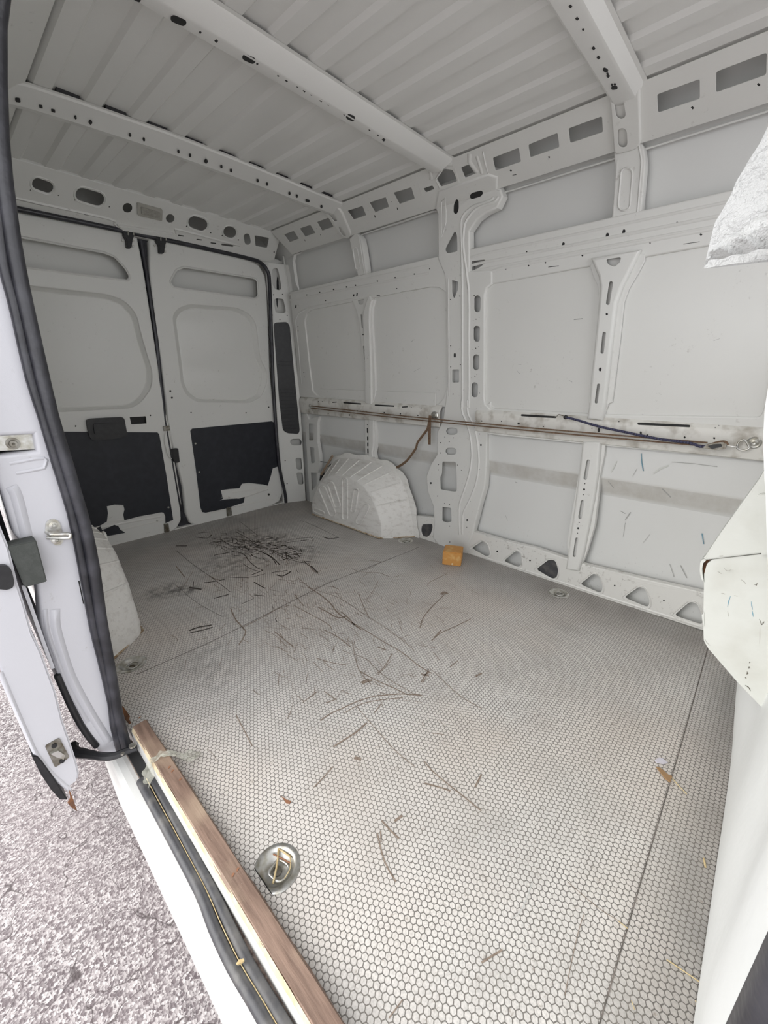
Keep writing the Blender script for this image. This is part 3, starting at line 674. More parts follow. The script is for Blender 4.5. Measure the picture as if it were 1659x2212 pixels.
hs += holes_of(CIR('B', 'cant', [(1332, 467), (1618, 367)], 10, 4), CIR('B', 'cant', [(712, 680), (547, 738)], 7, 4), [CAP('B', 'cant', 555, 758, 570, 756, 2.5), CAP('Q', 'cant', 1088, 1210, 1105, 1240, 7), CAP('Q', 'cant', 803, 1308, 822, 1335, 7), CAP('E', 'cant', 915, 152, 918, 164, 4), CAP('E', 'cant', 765, 202, 769, 214, 4)], CIR('Q', 'cant', [(1025, 1112), (725, 1218)], 8, 6), CIR('E', 'cant', [(721, 167), (877, 111)], 4, 6))
cant = plate('cant_rail', wall, 'cant', [(-.25, 0), (2.70, 0), (2.70, Lc-.004), (-.25, Lc-.004)], hs, depth=.03, r=.003)
bk = []
q = TR('R', 'cant', [(5, 560), (85, 775), (380, 715), (1170, 430), (1080, 60), (930, 60), (560, 150), (330, 200)])
bm = bmesh.new()
bead(bm, 'cant', TR('R', 'cant', [(1075, 50), (1120, 240), (1168, 430)]), .006, .005); bead(bm, 'cant', TR('R', 'cant', [(860, 90), (860, 220), (985, 400)]), .02, .008); bead(bm, 'cant', TR('R', 'cant', [(975, 130), (1040, 320), (1060, 420)]), .014, .006)
bead(bm, 'cant', TR('R', 'cant', [(420, 340), (310, 500), (375, 650)]), .010, .005); bead(bm, 'cant', TR('R', 'cant', [(690, 560), (620, 330)]), .010, .005); bead(bm, 'cant', TR('R', 'cant', [(20, 560), (90, 770)]), .008, .004); bead(bm, 'cant', TR('R', 'cant', [(210, 380), (240, 460), (230, 520)]), .016, .006)
bead(bm, 'cant', TR('R', 'cant', [(300, 240), (440, 235), (580, 240)]), .035, .010)
finish('gusset_beads', bm, PAINT, cant)
b2 = plate('bow_bracket', cant, 'cant', rnd(TR('Q', 'cant', [(1150, 640), (1400, 700), (1480, 800), (1640, 1180), (1600, 1250), (1530, 1245), (1420, 1120), (1330, 960), (1180, 800)]), .012), [rnd(TR('Q', 'cant', p), .012) for p in ([(1215, 775), (1300, 772), (1370, 840), (1412, 935), (1392, 962), (1350, 945), (1275, 840)], [(1435, 1050), (1480, 1060), (1570, 1190), (1560, 1225), (1510, 1215), (1455, 1130)])], depth=.012, r=.006, h=.012)
b3 = plate('bow_bracket', cant, 'cant', rnd(TR('B', 'cant', [(985, 400), (1060, 345), (1085, 300), (1098, 350), (1105, 610), (1085, 632), (1005, 652)]), .01), [CAP('B', 'cant', 1018, 430, 1027, 482, 22), CAP('B', 'cant', 1033, 563, 1035, 607, 21)], depth=.012, r=.006, h=.012)

# ================================================================ ROOF
xs = []
x = -.002
while x < 1.56:
    xs += [(x-.012, 1.935), (x, 1.946), (x+.068, 1.946), (x+.080, 1.935)]; x += .140
xs = [(-.08, 1.935)]+[p for p in xs if .03 < p[0] < 1.55]+[(1.60, 1.935)]
ceil = structure(skin('ceiling', ROOF, xs, -.75, 2.76, None, 8))
structure(skin('trim_3', PAINT, [(-.12, 1.99), (.87, 2.03), (1.60, 1.99)], -.75, 3.02, None, 4))
def bow(name, secs, hs):
    """hat section across the roof; secs = [(x, [(y,z)...])]"""
    bm = bmesh.new(); rows = [[bm.verts.new((x, y, z)) for y, z in sec] for x, sec in secs]
    for i in range(len(rows)-1):
        for j in range(len(rows[0])-1): bm.faces.new((rows[i][j], rows[i][j+1], rows[i+1][j+1], rows[i+1][j]))
    o = finish(name, bm, ROOF, ceil, 20)
    return o
def bowsec(yf, yc, yr, ye):  # front flange, crease, lower edge, rear edge
    return [(yf-.012, 1.934), (yf, 1.933), (yf+.006, 1.928), (yc-.004, 1.908), (yc+.004, 1.906), (yr-.004, 1.910), (yr, 1.913), (ye, 1.934)]
b1 = bow('roof_bow', [(x, bowsec(1.275, 1.335, 1.385, 1.398)) for x in (.0, .3, .6, .9, 1.2, 1.45, 1.55)], 0)
b22 = bow('roof_bow', [(x, bowsec(yf, yf+.095, yf+.135, yf+.150)) for x, yf in ((.0, 2.09), (.14, 2.055), (.21, 2.028), (.35, 2.008), (.49, 1.995), (.63, 1.982), (.9, 1.978), (1.2, 1.982), (1.35, 1.992), (1.60, 1.995))], 0)
def bowsec3(yf): return [(yf-.012, 1.934), (yf, 1.933), (yf+.004, 1.926), (yf+.022, 1.908), (yf+.030, 1.906), (yf+.085, 1.910), (yf+.092, 1.914), (yf+.10, 1.934)]
b33 = bow('roof_bow', [(x, bowsec3(.545)) for x in (.0, .3, .6, .9, 1.2, 1.60)], 0)
# black strips added as the shade in the gaps between bow and roof channels
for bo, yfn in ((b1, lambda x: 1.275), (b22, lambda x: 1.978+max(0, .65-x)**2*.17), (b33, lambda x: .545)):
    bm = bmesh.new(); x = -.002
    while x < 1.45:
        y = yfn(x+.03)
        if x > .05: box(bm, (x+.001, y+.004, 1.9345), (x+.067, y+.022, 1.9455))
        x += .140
    finish('gap_shade', bm, BLACKP, bo, 30)
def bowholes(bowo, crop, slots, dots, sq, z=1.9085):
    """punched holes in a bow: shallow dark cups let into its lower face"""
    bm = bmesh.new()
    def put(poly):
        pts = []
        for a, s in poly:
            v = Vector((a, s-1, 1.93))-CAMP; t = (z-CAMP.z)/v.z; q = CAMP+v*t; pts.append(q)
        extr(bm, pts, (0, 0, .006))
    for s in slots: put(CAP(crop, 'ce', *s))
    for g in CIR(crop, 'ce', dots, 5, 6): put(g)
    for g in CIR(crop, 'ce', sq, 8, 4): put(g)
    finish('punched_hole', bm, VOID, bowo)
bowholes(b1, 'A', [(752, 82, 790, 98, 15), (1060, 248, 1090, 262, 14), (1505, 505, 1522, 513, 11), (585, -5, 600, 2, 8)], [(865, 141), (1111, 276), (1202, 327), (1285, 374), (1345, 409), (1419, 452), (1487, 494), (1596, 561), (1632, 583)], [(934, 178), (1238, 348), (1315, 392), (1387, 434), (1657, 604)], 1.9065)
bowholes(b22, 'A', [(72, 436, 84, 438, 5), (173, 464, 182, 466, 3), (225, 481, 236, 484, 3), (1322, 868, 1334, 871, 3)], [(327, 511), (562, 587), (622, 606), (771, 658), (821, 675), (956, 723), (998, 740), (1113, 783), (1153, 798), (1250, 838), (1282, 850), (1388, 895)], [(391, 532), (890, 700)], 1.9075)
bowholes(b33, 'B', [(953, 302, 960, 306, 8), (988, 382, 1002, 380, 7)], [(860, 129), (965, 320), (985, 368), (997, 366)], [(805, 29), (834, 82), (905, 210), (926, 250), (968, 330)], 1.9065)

# ================================================================ REAR
# header beam
hs = [CAP('C', 'rh', 210, 121, 268, 142, 32), CAP('C', 'rh', 460, 182, 547, 208, 38), CAP('C', 'rh', 1088, 337, 1128, 351, 35), CAP('C', 'rh', 1282, 391, 1292, 395, 32), CAP('C', 'rh', 1382, 418, 1387, 446, 18), rnd(TR('C', 'rh', [(1425, 410), (1507, 425), (1495, 482), (1430, 470)]), .008), CAP('C', 'rh', 45, 85, 55, 125, 28)]
hs += [CIR('C', 'rh', [(714, 257)], 28, 14)[0], CIR('C', 'rh', [(953, 316)], 25, 14)[0]]
hs += CIR('C', 'rh', [(170, 158), (327, 188), (418, 214), (612, 252), (1045, 360), (1180, 396), (1245, 412), (1335, 437), (1535, 505)], 5, 6)
hs += [CAP('C', 'rh', *s) for s in ((200, 231, 300, 248, 8), (365, 268, 405, 274, 5), (475, 293, 508, 298, 5), (1000, 411, 1028, 415, 4), (1103, 434, 1128, 437, 4), (1182, 453, 1208, 456, 4), (1245, 462, 1302, 470, 6))]
hdr = structure(plate('trim_4', None, 'rh', [(.05, .006), (1.62, .006), (1.66, PL['rh'].s[-1]-.03), (1.60, PL['rh'].s[-1]), (.08, PL['rh'].s[-1]), (.05, PL['rh'].s[-1])], hs, depth=.025, r=.004))
bm = bmesh.new()
bead(bm, 'rh', smoothpath(TR('C', 'rh', [(70, 200), (600, 315), (640, 345), (690, 372), (960, 412), (985, 385), (1010, 380), (1345, 470)]), 3), .014, .007)
for s in ((210, 121, 268, 142, 40), (460, 182, 547, 208, 46), (1088, 337, 1128, 351, 42), (1282, 391, 1292, 395, 38)):
    q = CAP('C', 'rh', *s); bead(bm, 'rh', q+q[:1], .008, .004)
finish('rolled_bead', bm, PAINT, hdr)
# header lip bulge around the lamp
prism('latch_bridge', 'rh', TR('C', 'rh', [(650, 345), (690, 350), (975, 395), (985, 412), (975, 425), (680, 378)]), -.01, .018, PAINT, hdr, .006)
# outer rear skin + surround
bm = bmesh.new(); box(bm, (-.10, 3.00, -.09), (1.87, 3.02, 2.02)); structure(finish('wall_back', bm, PAINT))
bm = bmesh.new(); box(bm, (.02, 2.905, -.03), (1.72, 2.945, .008)); box(bm, (.02, 2.893, 1.78), (1.72, 2.945, 1.83)); box(bm, (1.625, 2.906, 0), (1.82, 2.945, 1.83)); box(bm, (.02, 2.905, 0), (.115, 2.945, 1.83)); structure(finish('trim_5', bm, PAINT))
# opening seal
bm = bmesh.new()
P = TR('C', 'rd', [(1395, 545), (1450, 565), (1490, 612), (1503, 700), (1520, 1166)])+TR('D', 'rd', [(1540, 400), (1560, 600), (1590, 740), (1595, 790)])
pts = [Vector((.10, 2.884, .02)), Vector((.10, 2.884, 1.70)), Vector((.13, 2.884, 1.775))]+[PL['rd'].at(a, s, .016) for a, s in TR('C', 'rd', [(65, 262), (400, 330), (690, 390), (1000, 455), (1250, 510)])+P]
tube(bm, smoothpath(pts, 3), .013, 8, radii=None); tag(finish('door_seal', bm, RUBBER, None, 80), 'thick black rubber seal around the rear door opening', 'rubber seal')

# doors
o1 = TR('C', 'rd', [(690, 408), (760, 432), (778, 520), (800, 640), (880, 1166)])+TR('D', 'rd', [(885, 100), (950, 430), (1008, 800), (1005, 890), (985, 930), (940, 962), (580, 1052)])
d1out = [(.125, .012), (.125, 1.74), (.16, 1.765)]+o1
slot1 = rnd([(.165, 1.67)]+TR('C', 'rd', [(580, 505), (640, 528), (700, 592), (728, 640), (718, 665), (110, 585)])+[(.165, 1.50)], .012)
w1 = rnd([(.165, 1.44)]+TR('C', 'rd', [(130, 682), (600, 735), (700, 770), (770, 850), (805, 1000)])+TR('D', 'rd', [(860, 60), (855, 150), (800, 230), (740, 268), (320, 290)])+[(.165, .86)], .04, 5)
rect1 = TR('D', 'rd', [(725, 313), (818, 308), (822, 350), (735, 356)])
d1 = structure(plate('door_1', None, 'rd', d1out, CIR('D', 'rd', [(424, 364), (842, 304)], 6, 6)+[rect1, slot1], depth=.05, r=.012, deep=[w1]))
o2 = TR('C', 'rd', [(845, 450), (862, 437), (1395, 560), (1445, 582), (1478, 640), (1488, 720), (1500, 1000), (1505, 1166)])+TR('D', 'rd', [(1530, 300), (1578, 740), (1560, 782), (1500, 812), (1110, 917), (1072, 900), (1050, 850), (1035, 700), (990, 520), (962, 400), (930, 150), (912, 0)])+TR('C', 'rd', [(880, 900), (850, 640)])
slot2 = rnd(TR('C', 'rd', [(950, 672), (985, 605), (1030, 586), (1425, 650), (1441, 665), (1446, 750), (1430, 765), (972, 703)]), .012)
w2 = rnd(TR('C', 'rd', [(962, 860), (995, 815), (1060, 792), (1330, 812), (1405, 850), (1440, 910), (1462, 1100)])+TR('D', 'rd', [(1500, 60), (1500, 120), (1470, 200), (1400, 238), (1100, 232), (1040, 190), (1012, 130), (1000, 20)]), .03, 4)
d2 = structure(plate('door_2', None, 'rd', o2, CIR('D', 'rd', [(1070, 288), (1378, 290), (1505, 258)], 5, 6)+CIR('D', 'rd', [(954, 168), (963, 205), (1505, 747), (880, 893)], 7, 8)+[slot2], depth=.05, r=.012, deep=[w2]))
for d, w, s in ((d1, w1, slot1), (d2, w2, slot2)):
    cx = sum(p[0] for p in w)/len(w); cy = sum(p[1] for p in w)/len(w)
    wi = [(cx+(a-cx)*.90, cy+(b-cy)*.935) for a, b in w]
    # dished window blank: slope from the outer lip down to a flat field
    pf = PL['rd']; bm = bmesh.new()
    A = [bm.verts.new(pf.at(a, b, -.004)) for a, b in w]; B = [bm.verts.new(pf.at(a, b, -.034)) for a, b in wi]; Cc = [bm.verts.new(pf.at(cx+(a-cx)*.875, cy+(b-cy)*.915, -.030)) for a, b in w]
    n = len(A)
    for R0, R1 in ((A, B), (B, Cc)):
        for i in range(n): bm.faces.new((R0[i], R0[(i+1) % n], R1[(i+1) % n], R1[i]))
    for t in tessellate_polygon([[v.co for v in Cc]]): bm.faces.new([Cc[i] for i in t])
    finish('window_blank', bm, PAINT, d, 25)
    bm = bmesh.new(); bead(bm, 'rd', s+s[:1], .012, .005); finish('rolled_bead', bm, PAINT, d)
    q = [bb for bb in s]; prism('slot_back', 'rd', [(min(p[0] for p in s)-.03, min(p[1] for p in s)-.02), (max(p[0] for p in s)+.03, min(p[1] for p in s)-.02), (max(p[0] for p in s)+.03, max(p[1] for p in s)+.03), (min(p[0] for p in s)-.03, max(p[1] for p in s)+.03)], -.078, -.074, PAINT, d)
# torn hardboard liners
prism('liner_board', 'rd', [(.13, .11), (.13, .735)]+TR('D', 'rd', [(880, 399), (890, 410), (930, 640), (968, 888), (940, 900), (926, 906), (925, 868), (915, 848), (900, 846), (850, 856), (780, 868), (696, 890), (690, 860), (697, 830), (690, 805), (640, 803), (597, 812), (603, 850), (597, 897), (560, 920), (520, 932), (480, 940)]), .001, .006, LINER, d1)
prism('liner_scrap', 'rd', TR('D', 'rd', [(515, 940), (540, 935), (562, 925), (570, 945), (592, 938), (640, 916), (662, 925), (672, 942), (700, 960), (600, 978), (520, 1002)]), .001, .007, LINER, d1)
prism('liner_board', 'rd', TR('D', 'rd', [(1065, 390), (1075, 378), (1520, 337), (1531, 343), (1553, 590), (1525, 600), (1515, 640), (1497, 697), (1470, 690), (1390, 681), (1352, 686), (1338, 712), (1290, 715), (1234, 722), (1246, 770), (1225, 782), (1250, 775), (1335, 768), (1368, 760), (1362, 792), (1260, 825), (1150, 848), (1132, 845), (1122, 820), (1095, 600)]), .001, .006, LINER, d2)
bm = bmesh.new()
for q in ([(1150, 800), (1240, 760), (1340, 770), (1500, 715)], [(1300, 735), (1500, 705)]): bead(bm, 'rd', TR('D', 'rd', q), .02, .006)
for q in ([(540, 940), (680, 910), (900, 870)], [(560, 905), (700, 888)]): bead(bm, 'rd', TR('D', 'rd', q), .014, .004)
finish('rolled_bead', bm, PAINTL, d2)
bm = bmesh.new()
for a, s in TR('D', 'rd', [(1092, 461), (1113, 620), (941, 818), (878, 893)]): disc(bm, PL['rd'].at(a, s, .006), (0, -1, 0), .006, .003)
finish('clip', bm, STEEL, d2)
bm = bmesh.new()
for z, x0, x1 in ((.06, .14, .74), (.035, .95, 1.5)): bead(bm, 'rd', [(x0, z+.03), (x1, z+.03)], .012, .004)
finish('rolled_bead', bm, PAINTL, d1)
prism('slot_back', 'rd', [(a, b) for a, b in rect1], -.03, -.02, VOID, d1)
# handle
hp = rnd(TR('D', 'rd', [(478, 330), (500, 322), (590, 316), (680, 312), (692, 325), (706, 405), (700, 425), (600, 438), (510, 442), (494, 420)]), .012)
hnd = prism('door_handle', 'rd', hp, .0, .022, BLACKP, d1, .006)
hp2 = rnd(TR('D', 'rd', [(515, 350), (640, 342), (652, 395), (522, 408)]), .008)
prism('grip', 'rd', hp2, .020, .030, BLACKP, hnd, .003)
# latches, striker, check strap, lower hooks
def latch(pts_c, d):
    t = prism('top_latch', 'rd', TR('C', 'rd', [(x+pts_c[0], y+pts_c[1]) for x, y in [(-32, -70), (5, -95), (35, -60), (22, -20), (15, 25), (-10, 22), (-12, -20), (-28, -45)]]), .0, .03, BLACKP, d, .003)
    bm = bmesh.new()
    for dx in (-6, 24):
        q = TR('C', 'rd', [(pts_c[0]+dx, pts_c[1]-100), (pts_c[0]+dx+1, pts_c[1]-45)]); tube(bm, [PL['rd'].at(*p, .034) for p in q], .0035)
    for dx, dy in ((-26, -22), (30, -22), (32, 10)):
        a, s = TR('C', 'rd', [(pts_c[0]+dx, pts_c[1]+dy)])[0]; disc(bm, PL['rd'].at(a, s, .0), (0, -1, 0), .007, .008, 8)
    finish('bolt', bm, STEEL, t)
latch((712, 462), d1); latch((893, 492), d2)
prism('striker', 'rd', TR('D', 'rd', [(910, 366), (945, 360), (950, 388), (915, 392)]), .0, .012, DSTEEL, d1, .002)
prism('check_strap', 'rd', rnd(TR('D', 'rd', [(948, 492), (992, 486), (1000, 565), (972, 568), (958, 530)]), .008), .0, .02, BLACKP, d2, .003)
bm = bmesh.new(); tube(bm, smoothpath([PL['rd'].at(a, s, .012) for a, s in TR('D', 'rd', [(930, 392), (918, 430), (925, 480), (940, 530), (958, 545)])]), .003); finish('cable', bm, PAINT, d1)
for c, dd in (((931, 932), d1), ((1281, 842), d2)):
    t = prism('lower_hook', 'rd', TR('D', 'rd', [(c[0]-16, c[1]-22), (c[0]+10, c[1]-24), (c[0]+16, c[1]+20), (c[0]-12, c[1]+26)]), .0, .012, DSTEEL, dd, .002)
# dark gap between the doors
bm = bmesh.new(); box(bm, (.76, 2.93, 0.0), (.90, 2.95, 1.8)); structure(finish('trim_6', bm, RUBBER))
bm = bmesh.new(); tube(bm, [PL['rd'].at(a, s, -.01) for a, s in TR('C', 'rd', [(795, 440), (822, 600), (880, 1000)])+TR('D', 'rd', [(925, 330), (1018, 870)])], .012); structure(finish('trim_7', bm, RUBBER))
# interior lamp
lamp = thing('interior_lamp', 'oblong interior lamp set in the roof beam above the rear doors', 'lamp', loc=PL['rh'].at(*TR('C', 'rh', [(838, 275)])[0], 0))
bpy.context.view_layer.update()
def childof(o, p): o.parent = p; o.matrix_parent_inverse = p.matrix_world.inverted(); return o
childof(prism('housing', 'rh', rnd(TR('C', 'rh', [(765, 222), (908, 262), (905, 325), (770, 292)]), .008), .0, .010, simple('lamp_housing', (.42, .41, .37), .5), None, .003), lamp)
childof(prism('lens', 'rh', rnd(TR('C', 'rh', [(785, 240), (893, 272), (890, 308), (788, 282)]), .005), .009, .014, LENS, None, .002), lamp)

# ================================================================ LEFT SIDE
PL['th'] = Prof(0, [(0, -1, -.03), (0, 3, -.03)], IN)
PL['st'] = Prof(1, [(1.755, 0, 0), (1.755, 0, 1.9)], IN)
PL['ar'] = Prof(1, [(1.60, 0, 0), (1.60, 0, .6)], IN)
PL['ct'] = Prof(1, [(.70, 0, 0), (.70, 0, 1.9)], (-1, 0, 1))
PL['fs'] = Prof(1, [(-.08, 0, 0), (-.08, 0, 1.9)], (-1, 0, 1))
# rear left wall, cant rail and jamb of the side door
wl = structure(skin('wall_left', PAINT, [(-.11, -.09), (-.105, .5), (-.085, .9), (-.02, 1.62), (.0, 1.80), (.045, 1.83), (.10, 1.90), (.20, 1.935)], 1.25, 3.02))
structure(skin('trim_8', PAINT, [(-.04, 1.76), (-.03, 1.80), (.035, 1.83), (.11, 1.90), (.20, 1.937)], -.75, 3.02))
structure(skin('trim_9', PAINT, [(-.06, 1.76), (-.10, 1.80), (-.13, 1.99)], -.75, 3.02))
jr = TR('Z', 'cp', [(-14, 60), (-6, 300), (2, 463), (20, 640), (70, 815), (95, 905), (125, 1005), (157, 1105), (178, 1205), (205, 1345), (220, 1410), (245, 1512), (252, 1560), (268, 1622)])
jl = TR('Z', 'cp', [(222, 1622), (196, 1588), (166, 1527), (142, 1480), (112, 1402), (97, 1350), (93, 1290), (88, 1255), (52, 1166), (39, 1150), (26, 1105), (12, 1058), (4, 1040), (2, 1000)])
jout = jr+jl+[(.90, .40), (1.3, .43), (1.60, .47)]
pocket = TR('I', 'cp', [(-60, 170), (380, 150), (396, 150), (437, 385), (425, 398), (-60, 460)])
jamb = plate('side_door_jamb', wl, 'cp', jout, [TR('I', 'cp', [(825, 1740), (850, 1740), (900, 1990), (880, 1995)])], depth=.06, r=.008, m=JAMB, deep=[pocket])
bm = bmesh.new()
for path, w, e in ((TR('I', 'cp', [(120, 740), (170, 830), (230, 1050), (290, 1300)]), .022, .007), (TR('J', 'cp', [(440, 60), (445, 200), (500, 400), (570, 600), (690, 830), (800, 1010), (870, 1120)]), .020, .007), (TR('J', 'cp', [(360, 60), (375, 220), (440, 420), (560, 720), (700, 960)]), .010, .005), (TR('I', 'cp', [(100, 500), (465, 440), (472, 530), (440, 552), (170, 600)]), .008, .003)):
    bead(bm, 'cp', smoothpath(path, 3), w, e)
finish('rolled_bead', bm, JAMB, jamb)
tp = prism('roller_track', 'cp', TR('I', 'cp', [(-60, 165), (380, 160), (412, 360), (-60, 380)]), -.035, -.022, STEEL, jamb, .002)
bm = bmesh.new(); a, s = TR('I', 'cp', [(152, 297)])[0]; lathe(bm, PL['cp'].at(a, s, -.022), (0, -1, 0), [(.013, 0), (.013, .004), (.008, .004), (.007, .010), (.003, .010), (.0, .007)]); finish('bolt', bm, DSTEEL, tp)
prism('pocket_back', 'cp', TR('I', 'cp', [(-70, 130), (410, 125), (460, 420), (-70, 480)]), -.055, -.050, VOID, jamb)
sk = prism('door_striker', 'cp', rnd(TR('I', 'cp', [(478, 1180), (485, 1120), (530, 1087), (590, 1087), (630, 1120), (668, 1250), (672, 1320), (640, 1360), (590, 1366), (545, 1330), (480, 1240)]), .008), 0, .004, STEEL, jamb, .001)
bm = bmesh.new()
for p in ((562, 1150), (597, 1308)):
    a, s = TR('I', 'cp', [p])[0]; lathe(bm, PL['cp'].at(a, s, .004), (0, -1, 0), [(.009, 0), (.009, .003), (.004, .004), (.003, .002), (0, .002)])
finish('bolt', bm, STEEL, sk)
bm = bmesh.new(); q = TR('I', 'cp', [(495, 1225), (520, 1225), (700, 1215), (712, 1240), (690, 1258), (500, 1285)])
tube(bm, smoothpath([PL['cp'].at(*q[0], .0), PL['cp'].at(*q[1], .022), PL['cp'].at(*q[2], .028), PL['cp'].at(*q[3], .030), PL['cp'].at(*q[4], .028), PL['cp'].at(*q[5], .002)], 4), .0042); finish('loop', bm, STEEL, sk)
# seal of the side door opening (two lobes), running down the jamb and along the threshold
bm = bmesh.new()
R1 = TR('Z', 'cp', [(-8, 60), (-2, 300), (16, 463), (34, 571), (51, 653), (79, 775), (108, 897), (131, 971), (162, 1073), (182, 1144), (199, 1226), (215, 1337), (228, 1408), (241, 1484), (251, 1540), (270, 1612)])
tube(bm, smoothpath([Vector((.02, 1.19, 1.72))]+[PL['cp'].at(a, s, .016) for a, s in R1], 2), .0145, 10)
L1 = TR('Z', 'cp', [(-34, 60), (-26, 300), (-6, 463), (6, 571), (24, 640), (36, 690), (64, 815), (91, 900), (121, 1002), (152, 1103), (173, 1205), (199, 1347), (214, 1408), (238, 1511), (243, 1558), (256, 1612)])
tube(bm, smoothpath([PL['cp'].at(a, s, .012) for a, s in L1], 2), .0105, 10)
tag(finish('side_door_seal', bm, RUBBER, None, 80), 'long black glossy rubber seal curving down the side door pillar', 'rubber seal')
# sliding door, slid back along the outside
sd_ = thing('sliding_door', 'white sliding side door pushed back, its narrow front edge showing above the asphalt', 'door', loc=(-.24, 1.17, -.06))
fo = [(1.70, .44), (1.3, .400), (1.0, .393)]+TR('Z', 'sl', [(0, 1135), (20, 1185), (38, 1260), (54, 1310), (70, 1368), (89, 1408), (119, 1490), (136, 1558), (150, 1598), (165, 1644), (171, 1670), (168, 1686), (146, 1703), (136, 1703), (100, 1660), (72, 1630), (55, 1590), (20, 1500), (-5, 1430)])+[(.7, .305), (1.2, .31), (1.70, .37)]
o = prism('door_shell', 'sl', fo, -1.25, .0, JAMB, None, .004); childof(o, sd_)
bm = bmesh.new(); bead(bm, 'sl', smoothpath(TR('J', 'sl', [(0, 560), (120, 840), (230, 1090), (300, 1230), (420, 1380), (560, 1500)]), 2), .010, .004); childof(finish('rolled_edge', bm, JAMB), sd_)
o = prism('lower_trim', 'sl', TR('J', 'sl', [(248, 1215), (290, 1212), (330, 1255), (420, 1380), (535, 1562), (470, 1560), (400, 1480), (320, 1360)]), -1.2, .008, BLACKP, None, .002); childof(o, sd_)
o = prism('rubber_buffer', 'sl', rnd(TR('I', 'sl', [(-60, 1570), (60, 1562), (115, 1610), (146, 1740), (130, 1800), (70, 1822), (-60, 1810)]), .008), -.002, .012, BLACKP, None, .004); childof(o, sd_)
lp = prism('latch_plate', 'sl', rnd(TR('J', 'sl', [(355, 1145), (470, 1078), (552, 1232), (437, 1316)]), .005), -.001, .004, DSTEEL, None, .001); childof(lp, sd_)
bm = bmesh.new(); q = TR('J', 'sl', [(395, 1190), (455, 1165), (510, 1200), (500, 1235), (440, 1215)]); extr(bm, [PL['sl'].at(a, s, .004) for a, s in q], (0, -.008, 0)); finish('latch_tongue', bm, STEEL, lp); 
bm = bmesh.new()
for p in ((430, 1137), (492, 1258)): a, s = TR('J', 'sl', [p])[0]; disc(bm, PL['sl'].at(a, s, .004), (0, -1, 0), .006, .003, 10)
finish('bolt', bm, BLACKP, lp)
bm = bmesh.new(); q = TR('J', 'sl', [(545, 1482), (578, 1560), (616, 1666), (575, 1640), (538, 1600), (560, 1560)]); extr(bm, [PL['sl'].at(a, s, .002) for a, s in q], (0, .004, 0)); childof(finish('torn_flap', bm, RUST), sd_)
# foam bumper and roller arm
tag(prism('foam_bumper', 'sl', TR('I', 'sl', [(80, 1380), (385, 1315), (502, 1752), (262, 1816)]), -.045, .0, FOAM, None, .002), 'dark grey foam bumper block wedged between sliding door and pillar', 'foam block')
arm = thing('roller_arm', 'black steel roller arm joining the sliding door to the threshold track', 'door arm', loc=(-.13, 1.15, 0))
bm = bmesh.new(); q = TR('J', 'fl', [(565, 1175), (600, 1200), (680, 1215), (760, 1228), (850, 1238), (930, 1225), (1000, 1195), (1090, 1170)]); pts = [Vector((a, s-1, .002)) for a, s in q]
tube(bm, smoothpath(pts, 3), .012, 8, flat=1.0, radii=[.022, .019, .016, .015, .014, .014, .013, .012, .012, .011, .011, .011, .011, .011, .010, .010, .010, .010, .009, .009, .009, .009]); childof(finish('arm', bm, BLACKP), arm)
bm = bmesh.new(); disc(bm, pts[-1]+Vector((-.008, .004, .010)), (0, 0, 1), .009, .006, 12); disc(bm, pts[-2]+Vector((-.01, -.012, .006)), (.3, 0, 1), .005, .005, 8); childof(finish('bolt', bm, STEEL), arm)
# exterior side panel behind the jamb, with a thin black strip along its edge
structure(skin('trim_10', JAMB, [(-.168, .05), (-.165, .1), (-.172, .35), (-.19, .6), (-.195, .9), (-.19, 1.3), (-.14, 1.75), (-.12, 1.99)], 1.285, 3.0, None, 6))
bm = bmesh.new(); tube(bm, smoothpath([PL['cp'].at(a, s, .0) for a, s in TR('J', 'cp', [(455, 580), (500, 680), (570, 840), (650, 990), (720, 1090), (770, 1150)])], 3), .008, 8); structure(finish('trim_11', bm, BLACKP, None, 80))
bm = bmesh.new(); ribbon(bm, [PL['sl'].at(a, s, -.03) for a, s in TR('J', 'sl', [(200, -100), (290, 150), (370, 380), (440, 570)])], .007, (0, -1, 0), .004); structure(finish('trim_12', bm, JAMB))

# ---- threshold: metal lip, dirt gap, rubber track, painted sill
bm = bmesh.new(); box(bm, (-.0585, -.3, -.045), (-.0555, 1.2, .020)); structure(finish('trim_13', bm, PAINT))
bm = bmesh.new(); box(bm, (-.085, -.3, -.06), (-.058, 1.24, -.040)); structure(finish('trim_14', bm, GROUT))
bm = bmesh.new()
pa = [Vector((a, s-1, -.027)) for a, s in TR('K', 'th', [(310, 410), (345, 480), (520, 800), (690, 1120), (780, 1350), (900, 1600), (1050, 1850), (1300, 2300)])]
pb = [Vector((a, s-1, -.029)) for a, s in TR('K', 'th', [(385, 400), (430, 480), (600, 800), (770, 1120), (870, 1330), (1000, 1590), (1150, 1840), (1430, 2300)])]
tube(bm, smoothpath(pa, 3), .0115, 8); tube(bm, smoothpath(pb, 3), .0115, 8)
tag(finish('threshold_seal', bm, RUBG, None, 80), 'worn grey-black rubber sealing strip lying along the door threshold', 'rubber seal')
bm = bmesh.new(); pc = [(p+q)/2+Vector((0, 0, .0075)) for p, q in zip(pa, pb)]; tube(bm, smoothpath(pc, 3), .0009, 5); tag(finish('dried_glue_line', bm, STRAW), 'thin yellowish bead of dried glue along the threshold seal', 'glue')
structure(skin('trim_15', PAINT, [(-.072, -.052), (-.095, -.050), (-.112, -.052), (-.120, -.058), (-.124, -.07), (-.128, -.12), (-.12, -.30), (-.06, -.34)], -.3, 1.30, None, 4))
# step pocket under the roller arm
bm = bmesh.new(); box(bm, (-.085, 1.05, -.036), (-.060, 1.19, -.030)); structure(finish('trim_16', bm, VOID))

